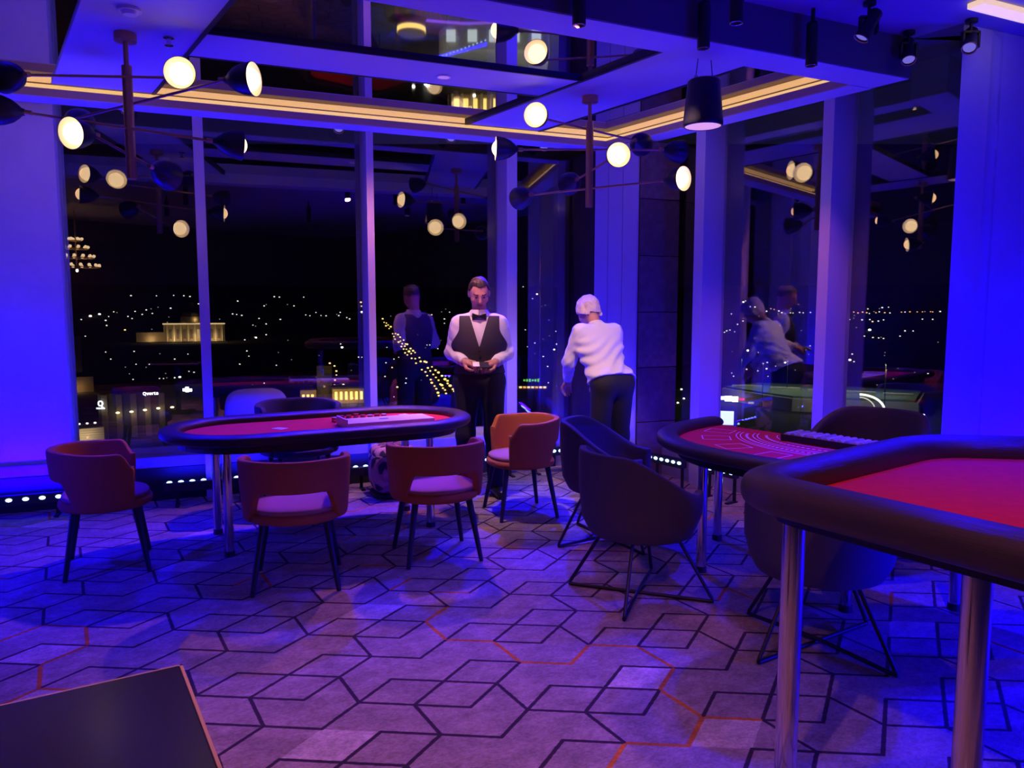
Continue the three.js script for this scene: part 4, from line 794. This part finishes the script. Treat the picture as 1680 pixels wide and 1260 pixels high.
// ------------------------------------------------------------------ the city at night, seventy metres below
const GY = -70;
const RISE0 = 1800, RISE1 = 4500, SLOPE = 200 / 2700;   // flat city, then a hillside rising to the horizon
function gnd(px, py) {
  const r = ray(px, py), h = Math.hypot(r[0], r[2]), tan = -r[1] / h;
  let d = (EYE - GY) / tan; if (!(d > 0 && d < RISE0)) d = (EYE - GY + RISE0 * SLOPE) / (tan + SLOPE);
  d = Math.min(d, RISE1 - 20); return [r[0] / h * d, r[2] / h * d];
}
const groundY = q => { const d = Math.hypot(q[0], q[1]); return GY + Math.max(0, d - RISE0) * SLOPE; };
structure('city_ground', new THREE.LatheGeometry([[0.01, GY], [RISE0, GY], [RISE1, GY + 200], [RISE1 + 400, GY + 190], [RISE1 + 400, GY - 20], [0.01, GY - 20]].map(p => new THREE.Vector2(...p)), 96), std({ color: lin(0.02, 0.02, 0.022), roughness: 1, side: THREE.DoubleSide }), 'dark ground of the city and hillside far below the windows', 'ground');
const glow = (r, g, b, k) => std({ color: 0x000000, emissive: lin(r, g, b), emissiveIntensity: k });
const GLOW = { white: glow(1, 0.93, 0.8, 1.5), bright: glow(1, 0.92, 0.78, 4), warm: glow(1, 0.62, 0.22, 2.2), gold: glow(1, 0.66, 0.16, 2.4), amber: glow(1, 0.42, 0.12, 1.8), green: glow(0.25, 0.9, 0.1, 0.8), sign: glow(0.85, 0.88, 1, 3.5), pale: glow(0.75, 0.85, 0.85, 1.1), red: glow(1, 0.05, 0.1, 1.2), dim: glow(1, 0.85, 0.65, 0.45), window: glow(1, 0.7, 0.3, 0.5) };
const lampBall = new THREE.IcosahedronGeometry(1, 1);
const where = px => px < 338 ? 'in the window by the left pillar' : px < 612 ? 'in the second window from the left' : px < 838 ? 'in the window left of the man' : px < 1000 ? 'in the window between the two people' : px < 1346 ? 'in the window behind the card table' : 'in the window by the right pillar';
const LBL = { white: 'small white street light', bright: 'large bright white street light', warm: 'warm yellow street light', amber: 'orange light in the row on the horizon', gold: 'golden lamp along the diagonal avenue', dim: 'faint pale city light' };
const placed = [];
function cityLight(px, py, kind, size = 1) {
  if (placed.some(p => Math.hypot(p[0] - px, p[1] - py) < 3)) return;
  placed.push([px, py]);
  const q = gnd(px, py), d = Math.hypot(q[0], q[1]), r = d / FOC * size;
  const m = single('street_light', lampBall, GLOW[kind], `${LBL[kind]} ${where(px)}`, 'street light', `${kind} city lights ${where(px)}`);
  m.position.copy(W(q[0], groundY(q) + r * 0.8, q[1])); m.scale.set(r * 1.15, r * 0.8, r * 1.15);
}
const LIGHTS = [
  [0, 380, 3, [[490, 410, 1], [445, 420, 1], [520, 440], [535, 420], [560, 397], [400, 435], [525, 465], [615, 487, 2], [630, 420], [665, 395], [720, 388], [650, 430], [700, 410], [750, 405], [840, 380], [680, 525], [700, 540], [660, 592], [520, 595], [545, 630], [420, 517], [925, 605], [860, 630], [995, 640], [670, 655], [735, 655], [930, 690], [955, 695], [655, 730], [785, 725], [805, 725], [885, 720, 1], [860, 722], [770, 318], [855, 316], [905, 318], [935, 322], [977, 358], [645, 318], [1350, 323], [1375, 325], [1495, 325], [1170, 345], [1300, 368], [1447, 368], [1145, 408], [1165, 410], [1190, 415], [1275, 430], [1245, 462], [1310, 457], [1380, 435], [1505, 412], [1555, 400], [1580, 415], [1605, 417], [1260, 525, 1], [1205, 535], [1310, 510], [1215, 590], [1225, 615], [1180, 655], [1360, 660], [1300, 748], [570, 870], [835, 850]]],
  [490, 480, 6.46, [[990, 800, 2], [915, 895], [935, 585], [1010, 710], [925, 750], [1060, 690], [1600, 212], [1410, 240], [1545, 285], [1545, 330], [1360, 560], [1390, 560], [1475, 600], [1140, 915], [1135, 965], [1010, 1110], [1045, 1010, 2], [330, 757, 2], [380, 785, 2], [400, 840, 2], [400, 880, 2], [290, 830, 2], [300, 870, 2], [385, 935, 2], [380, 985, 2], [475, 985, 1], [400, 1075, 2], [630, 1045, 2], [555, 1120, 2], [70, 240], [120, 250], [180, 205], [245, 250], [290, 250], [440, 215], [425, 250], [510, 270], [540, 285], [670, 215, 1], [665, 150], [700, 210], [705, 285], [460, 590, 1], [445, 550], [635, 690], [670, 690], [720, 760], [725, 1028], [175, 1055, 2], [95, 1105, 2], [660, 110, 2], [690, 125, 2]]],
  [860, 560, 12.6, [[220, 45], [65, 120], [670, 70], [835, 65], [620, 185, 1], [395, 325], [735, 320], [500, 865], [485, 530], [1030, 400], [945, 455], [680, 935], [750, 930]]],
  [700, 430, 4.2, [[665, 72], [760, 225, 1], [730, 255], [970, 325], [960, 275], [680, 470], [890, 480], [1610, 545], [1610, 580], [1620, 775]]],
  [1160, 480, 8.4, [[210, 145, 1], [170, 212], [500, 140, 1], [530, 122], [595, 200], [660, 207], [820, 265], [880, 228, 3], [925, 238, 3], [990, 262], [1030, 285], [1150, 285], [1185, 288], [1275, 280], [1325, 285], [1425, 280], [335, 300], [495, 400], [420, 445], [180, 490], [270, 535], [315, 522], [380, 545], [240, 555], [175, 738], [560, 810, 1], [705, 830], [1420, 740], [545, 1065, 2], [820, 1060, 2], [830, 970], [945, 1020], [1075, 975, 1], [340, 1115], [365, 1160], [700, 1085], [840, 1160]]],
  [1360, 480, 5.25, [[147, 162, 3], [213, 172, 3], [250, 180, 3], [290, 173, 3], [335, 145], [325, 178, 3], [348, 184], [405, 178, 3], [433, 170], [458, 135], [513, 130], [480, 178, 3], [525, 180], [625, 172, 3], [655, 172], [697, 170, 3], [760, 170, 3], [805, 170, 3], [875, 168, 3], [893, 170, 3], [958, 168], [147, 237], [178, 237], [285, 240], [352, 237], [375, 255, 2], [425, 250], [470, 240], [805, 233], [893, 235], [155, 300], [350, 330, 1], [725, 335], [655, 335], [612, 380], [305, 380], [378, 392], [428, 395], [470, 400], [180, 588, 1], [215, 600], [200, 535], [853, 702], [100, 780, 2], [815, 1060, 1]]],
];
for (const [ox, oy, s, list] of LIGHTS) for (const [x, y, k = 0] of list) cityLight(ox + x / s, oy + y / s, ['white', 'bright', 'warm', 'amber'][k], [1.0, 1.6, 1.4, 0.95][k] * (0.8 + 0.4 * rnd()));
// avenue running away diagonally, lamps on both kerbs
{
  const line = [[626, 521], [643, 540], [665, 563], [680, 579], [712, 604], [731, 624], [744, 641]];
  for (let k = 0; k < 30; k++) { const t = Math.min(0.999, (k + rnd() - 0.5) / 29 + 0.02) * (line.length - 1), i = Math.min(line.length - 2, Math.floor(t)), f = t - i; for (const s of [0, 1, 2]) cityLight(mix(line[i][0], line[i + 1][0], f) - s * (1 + k * 0.4) + rnd() * 2, mix(line[i][1], line[i + 1][1], f) + s * k * 0.12 + rnd() * 3, rnd() < 0.25 ? 'warm' : 'gold', 0.8 + rnd() * rnd() * 1.2 + k * 0.03); }
}
for (let k = 0; k < 90; k++) { const px = [130, 360, 640, 870, 1180, 1400][k % 6] + rnd() * [190, 220, 170, 70, 150, 140][k % 6], py = 500 + 150 * rnd() ** 1.6; cityLight(px, py, 'dim', 0.75); }

// buildings: box from the base seen at (px0..px1, pyBase) up to pyTop
const C = { wall: std({ color: lin(0.30, 0.24, 0.17), roughness: 0.9 }), grey: std({ color: lin(0.10, 0.095, 0.10), roughness: 0.9 }), pale: std({ color: lin(0.50, 0.50, 0.46), roughness: 0.8 }), roof: std({ color: lin(0.12, 0.20, 0.14), roughness: 0.8 }), dark: std({ color: lin(0.02, 0.02, 0.025), roughness: 0.9 }) };
function site(name, label, px, pyBase, category = 'building') {   // group at the building's base, local x to the right, z towards the viewer
  const q = gnd(px, pyBase), g = thing(name, label, category, W(q[0], GY, q[1]), -Math.atan2(q[0], q[1]));
  g.userData.d = undefined; delete g.userData.d;
  return { g, m: Math.hypot(q[0], q[1]) / FOC / Math.sqrt(1 + ((px - 840) / FOC) ** 2) * Math.sqrt(1 + ((px - 840) / FOC) ** 2) };   // metres per pixel there
}
function flood(g, p, power, color = [1, 0.66, 0.28]) { const l = new THREE.PointLight(lin(...color), power); l.position.copy(p); l.castShadow = true; l.shadow.radius = 40; g.add(l); const b = mesh('unseen_floodlight', new THREE.IcosahedronGeometry(0.2, 1).translate(p.x, p.y, p.z), GLOW.warm, g); return b; }  // unseen lamps, placed to light the building fronts
{ // floodlit palace with a dome
  const { g, m } = site('palace', 'floodlit palace with a dome and glowing cornice on the far hillside', 318, 560);
  const b = (n, x0, x1, y0, y1, z, dp, mat) => mesh(n, box((x1 - x0) * m, (y1 - y0) * m, dp, ((x0 + x1) / 2 - 318) * m, (y0 + y1) / 2 * m, z), mat, g);
  b('side_wing', 240, 279, 0, 15, -10, 30, C.wall); b('main_block', 277, 362, 0, 27, -14, 40, C.wall); b('base_terrace', 236, 366, -8, 1, 0, 60, C.dark);
  b('cornice_light', 276, 363, 26.4, 28.2, 8, 1.5, glow(1, 0.72, 0.34, 0.9));
  for (let k = 0; k < 9; k++) { const x = 281 + k * 9.6; b('pilaster', x, x + 1.6, 0, 26, 7, 2, C.pale); if (k < 8) b('window', x + 3.6, x + 7.2, 5, 19, 6.2, 1, k > 3 && k < 6 ? GLOW.window : C.grey); }
  mesh('dome_drum', new THREE.CylinderGeometry(15 * m, 17 * m, 10 * m, 24).translate(-2 * m, 33 * m, -14), C.wall, g);
  mesh('dome', new THREE.SphereGeometry(14 * m, 24, 12, 0, 6.3, 0, Math.PI / 2).translate(-2 * m, 38 * m, -14), C.grey, g);
  mesh('lantern', new THREE.CylinderGeometry(4 * m, 4.5 * m, 9 * m, 12).translate(-2 * m, 55 * m, -14), C.wall, g);
  for (const [x, y, z, p] of [[-58, 4, 16, 900], [-26, 5, 22, 1600], [2, 5, 22, 1600], [30, 5, 22, 1600], [4, 34, 12, 260]]) flood(g, V(x * m, y * m, z * 1.0), p);
}
{ // golden church-like block with strings of lamps
  const { g, m } = site('lamp_lit_hall', 'golden lamp-lit building just above the poker table', 558, 662);
  const b = (n, x0, x1, y0, y1, z, dp, mat) => mesh(n, box((x1 - x0) * m, (y1 - y0) * m, dp, ((x0 + x1) / 2 - 558) * m, (y0 + y1) / 2 * m, z), mat, g);
  b('hall', 546, 600, 0, 24, -8, 16, C.wall); b('tower', 522, 546, 0, 60, -14, 12, C.grey); b('annex', 496, 521, 0, 22, -10, 14, C.wall); b('roof', 544, 602, 24, 27, -8, 18, C.dark);
  for (let k = 0; k < 6; k++) b('window', 550 + k * 8, 554 + k * 8, 6, 19, 0.2, 0.5, GLOW.gold);
  for (let k = 0; k < 3; k++) b('window', 499 + k * 7, 503 + k * 7, 6, 15, -2.8, 0.5, GLOW.gold);
  for (const [x, y, p] of [[-50, 8, 260], [-6, 10, 300], [20, 10, 300], [-24, 30, 120]]) flood(g, V(x * m, y * m, 8), p, [1, 0.62, 0.16]);
}
{ // office row with five downlights and signs in the left window
  const { g, m } = site('office_row', 'low dark office row with five lamps in the left window', 235, 716);
  const b = (n, x0, x1, y0, y1, z, dp, mat) => mesh(n, box((x1 - x0) * m, (y1 - y0) * m, dp, ((x0 + x1) / 2 - 235) * m, (y0 + y1) / 2 * m, z), mat, g);
  b('block', 178, 262, 0, 66, -10, 18, C.grey); b('block', 262, 330, 0, 74, -16, 18, C.grey);
  for (let k = 0; k < 5; k++) b('facade_pier', 182 + k * 19, 190 + k * 19, 0, 64, -0.6, 0.8, C.wall);
  [[203, 678], [221, 677.5], [239, 676], [257, 674.5], [276, 674]].forEach(([x, y]) => { const p = V((x - 235) * m, (716 - y) * m, 1.6); mesh('wall_lamp', new THREE.IcosahedronGeometry(1.9 * m, 1).scale(1.5, 0.8, 1).translate(p.x, p.y, p.z), glow(1, 0.9, 0.5, 3), g); const l = new THREE.PointLight(lin(1, 0.8, 0.35), 14); l.position.copy(p).add(V(0, -1.2, 1)); l.castShadow = true; g.add(l); });
}
{ // pale ribbed wall and lamps at the lower left
  const { g, m } = site('ribbed_hall', 'pale ribbed lit wall at the bottom of the left window', 142, 726);
  for (let k = 0; k < 6; k++) mesh('cladding_board', box(58 * m, 3.1 * m, 0.6, -6 * m, (2 + k * 3.4) * m, (k % 2) * 0.1), C.pale, g);
  mesh('backing', box(60 * m, 20 * m, 6, -6 * m, 10 * m, -3.6), C.wall, g);
  for (const x of [-18, 2]) flood(g, V(x * m, 10 * m, 6), 130, [1, 0.66, 0.30]);
  for (const [px, py] of [[117, 698], [130, 697], [143, 696], [156, 695]]) cityLight(px, py, 'bright', 1.5);
  const t = site('corner_tower', 'brown lit tower top beside the left blue pillar', 132, 643); mesh('shaft', box(34 * t.m, 22 * t.m, 8, 0, 11 * t.m, 0), C.wall, t.g); mesh('upper_shaft', box(20 * t.m, 60 * t.m, 6, -6 * t.m, 50 * t.m, -2), C.grey, t.g); flood(t.g, V(-4 * t.m, 6 * t.m, 11), 160, [1, 0.6, 0.25]);
}
const font = await new FontLoader().loadAsync('fonts/droid/droid_sans_bold.typeface.json');
function sign(text, px, py, D, h, label) {
  const geo = new TextGeometry(text, { font, size: h * D / FOC, depth: 0.3, curveSegments: 4 }); geo.center();
  const m = single('illuminated_sign', geo, GLOW.sign, label, 'sign'); m.position.copy(at(px, py, D)); m.rotation.y = -Math.atan2(m.position.x, -m.position.z); return m;
}
const dOff = plan(235, 716, GY)[1] - 16;
sign('Q', 165, 663, dOff + 6, 9, 'white illuminated round letter sign in the left window');
single('illuminated_sign', box(14 * dOff / FOC, 2.2 * dOff / FOC, 0.3, 0, 0, 0), GLOW.sign, 'white bar glowing under the round letter sign', 'sign').position.copy(at(165, 670, dOff + 6));
sign('Qverta', 247, 646, dOff + 2, 5.2, 'white illuminated lettering on the office roof in the left window');
{ const p = at(307, 640, dOff + 12), s = dOff / FOC, g = thing('illuminated_sign', 'white cluster-shaped illuminated sign right of the roof lettering', 'sign', p); for (const [x, y, w, h] of [[-4.5, 0.3, 6, 5], [0, 1, 6, 9], [4.8, 0, 7, 5]]) mesh('letter_block', box(w * s, h * s, 0.4, x * s, y * s, 0, 0.15 * s), GLOW.sign, g); }
{ // bar with green letters and a golden front between the people
  const { g, m } = site('roadside_bar', 'roadside bar with green neon and golden front between the two people', 876, 638);
  mesh('front', box(50 * m, 4.5 * m, 4, -3 * m, 2.5 * m, -2.2), C.wall, g); for (let k = 0; k < 7; k++) mesh('window', box(4.5 * m, 2.6 * m, 0.4, (-22 + k * 6.6) * m, 2.6 * m, 0), k % 3 === 1 ? GLOW.amber : GLOW.warm, g);
  for (let k = 0; k < 6; k++) mesh('neon_letter', box(3.2 * m, (3 + (k % 3)) * m, 0.4, (-16 + k * 4.6) * m, 14 * m, -1, 0.1 * m), GLOW.green, g);
  mesh('sign_post', box(0.8 * m, 12 * m, 0.8, -4 * m, 7 * m, -2), C.dark, g);
}
{ // market hall with a green roof, forecourt and curved light in the right windows
  const { g, m } = site('market_hall', 'long hall with a lit green roof in the right windows', 1320, 690);
  const q0 = gnd(1320, 690), turn = new THREE.Matrix4().makeRotationY(-g.rotation.y);
  const lp = (px, py) => { const p = gnd(px, py); const v = W(p[0] - q0[0], 0, p[1] - q0[1]).applyMatrix4(turn); return [v.x, -v.z]; };
  const roof = [lp(1190, 655), lp(1262, 668), lp(1300, 674), lp(1500, 682), lp(1510, 664), lp(1400, 656), lp(1250, 648)];
  mesh('roof', prism(roof, 9, 10.5), C.roof, g); mesh('walls', prism(inset(roof, -3), 0, 9), C.pale, g);
  for (let k = 0; k < 5; k++) { const a = lp(1200 + k * 62, 657 + k * 4), b = lp(1250 + k * 62, 659 + k * 4); mesh('roof_ridge', prism([a, b, add2(b, [0, 1], 4), add2(a, [0, 1], 4)], 10.5, 12.2), C.pale, g); }
  for (const [px, py, p] of [[1215, 656, 900], [1290, 662, 900], [1370, 668, 900], [1450, 672, 900], [1250, 668, 500], [1340, 680, 700], [1450, 688, 700]]) { const a = lp(px, py), f = flood(g, V(a[0], 32, -a[1]), p, [0.9, 0.95, 0.62]); mesh('mast', cyl(0.3, 0.2, V(a[0], 0, -a[1]), V(a[0], 32, -a[1]), 8), C.dark, g); }  // unseen lamps on masts, placed to light the green roof
  for (const [px, py, w, h, mt] of [[1186, 653, 8, 6, 'sign'], [1195, 654, 12, 9, 'sign'], [1206, 655, 10, 9, 'bright'], [1217, 655, 9, 4, 'red'], [1232, 661, 9, 3, 'dim'], [1476, 640, 4, 2, 'dim']]) { const s = single('shop_front', box(w * 0.45, h * 0.45, 0.5, 0, 0, 0), GLOW[mt], `glowing shop front ${mt === 'red' ? 'with a red edge' : mt === 'bright' ? 'in plain bright white' : mt === 'dim' ? 'dimly lit' : 'in bluish white'} near the green-roofed hall`, 'shop front', 'glowing shop fronts'); s.position.copy(at(px, py, plan(px, py + 6, GY)[1] * 0.99)); }
  const arc = []; for (let k = 0; k <= 16; k++) { const a = k / 16; arc.push(lp(mix(1411, 1445, Math.sin(a * 1.57)), mix(652, 672, 1 - Math.cos(a * 1.57)))); }
  const lt = site('curved_canopy', 'curved canopy edged with a bright white tube in the right window', 1430, 696); const mm = lt.m;
  mesh('light_tube', tube(Array.from({ length: 14 }, (_, k) => { const a = k / 13 * 1.57; return V((-18 + 34 * Math.sin(a)) * mm, (44 - 22 * (1 - Math.cos(a))) * mm, 0); }), 1.6 * mm, 40, 8, 0.5), glow(0.95, 1, 0.8, 2), lt.g);
  mesh('canopy', tube(Array.from({ length: 14 }, (_, k) => { const a = k / 13 * 1.57; return V((-18 + 22 * Math.sin(a)) * mm, (40 - 20 * (1 - Math.cos(a))) * mm, 1); }), 0.8 * mm, 40, 8, 0.5), glow(0.9, 0.9, 0.7, 1), lt.g);
  mesh('forecourt', box(40 * mm, 1, 14, -4 * mm, 0.5, 6), C.pale, lt.g); flood(lt.g, V(0, 10 * mm, 12), 130, [0.9, 0.9, 0.7]);
  const bb = site('lit_billboard', 'bright white lit panel above the far rail of the card table', 1187, 712); mesh('panel', box(30 * bb.m, 22 * bb.m, 0.6, 0, 26 * bb.m, 0), glow(0.8, 0.95, 1, 1.4), bb.g); mesh('post', box(2 * bb.m, 16 * bb.m, 0.8, 0, 8 * bb.m, -0.5), C.dark, bb.g);
  for (const [px, py] of [[1118, 640], [1122, 655], [1112, 662]]) cityLight(px, py, 'bright', 1.6);
}
{ // lit kiosk and pavilion on the square close below: visible in the ceiling mirrors
  const g = thing('white_pavilion', 'pale round-fronted pavilion on the lit square, mirrored in the ceiling', 'building', W(-4, GY, 218));
  mesh('hall', prism(outline([[-16, -10], [14, -10], [14, 12], [-16, 12]], [9, 3, 3, 6], 10), 0, 7, 0.3), C.pale, g); mesh('roof_fin', prism([[-9, -2], [6, 6], [5, 8], [-10, 0]], 7, 9.5), C.pale, g);
  for (let k = 0; k < 5; k++) mesh('window', box(2.4, 3, 0.3, -12 + k * 5.6, 3.4, 10.3), GLOW.pale, g);
  for (const [x, z, p] of [[-18, 14, 200], [4, 18, 260], [20, 4, 300], [0, -16, 160]]) flood(g, V(x, 16, z), p, [0.95, 0.92, 0.8]);
  structure('city_square', box(76, 0.3, 60, 0, GY + 0.15, -218), std({ map: blotch([120, 118, 108], 0.5, 0.05), roughness: 0.9 }), 'pale lit paving of the square below', 'paving');
  for (const [k, pts] of [['white', [[14, 196], [17, 201], [22, 202]]], ['white', [[24, 196], [27, 200], [32, 201]]], ['blue-violet', [[10, 206], [26, 207]]], ['blue-violet', [[-22, 204], [-12, 206], [-4, 205]]]]) single('neon_line', tube(pts.map(([x, d]) => W(x, GY + 0.9, d)), 0.35, 24, 6, 0.5), k === 'white' ? GLOW.sign : glow(0.35, 0.12, 1, 1.2), `${k} neon line at ${pts[0][0] > 20 ? 'the right' : pts[0][0] > 12 ? 'the near' : pts[0][0] > 0 ? 'the far' : 'the left'} side of the square, mirrored in the ceiling`, 'neon light');
  const y = thing('arcade_building', 'yellow-lit arcade with a red sign, mirrored in the ceiling', 'building', W(-14, GY, 275));
  mesh('facade', box(17, 9, 4, 0, 4.5, -2.2), C.wall, y); for (let k = 0; k < 5; k++) { mesh('column', cyl(0.5, 0.45, V(-7 + k * 3.5, 0, 0.4), V(-7 + k * 3.5, 8, 0.4), 10), C.pale, y); mesh('arch_window', box(1.8, 5, 0.3, -5.4 + k * 3.2, 4, 0), GLOW.gold, y); }
  mesh('side_sign', box(1.6, 9, 0.4, 10, 4.5, 0), GLOW.gold, y); mesh('red_sign', box(3.4, 2, 0.4, -11, 7, 0), GLOW.red, y); flood(y, V(0, 8, 8), 160);
  const s = thing('round_bar', 'gold-lit round bar below the tower, mirrored in the ceiling', 'building', W(-26, GY, 205)); mesh('drum', new THREE.CylinderGeometry(3.6, 3.6, 4, 28).translate(0, 2, 0), C.wall, s); mesh('light_band', new THREE.CylinderGeometry(3.7, 3.7, 1.2, 28, 1, true).translate(0, 3.0, 0), GLOW.gold, s);
  for (const [x, d] of [[-30, 240], [-20, 232], [-12, 250], [4, 245], [16, 236], [22, 210], [-36, 215], [9, 190]]) { const p = thing('lamp_post', 'white lamp post on the square, mirrored in the ceiling', 'street light', W(x, GY, d), 0, 'lamp posts on the square'); mesh('post', cyl(0.12, 0.08, V(0, 0, 0), V(0, 7, 0), 8), C.dark, p); mesh('lamp', new THREE.IcosahedronGeometry(0.55, 1).translate(0, 7.2, 0), GLOW.bright, p); }
}
renderer.render(scene, camera);
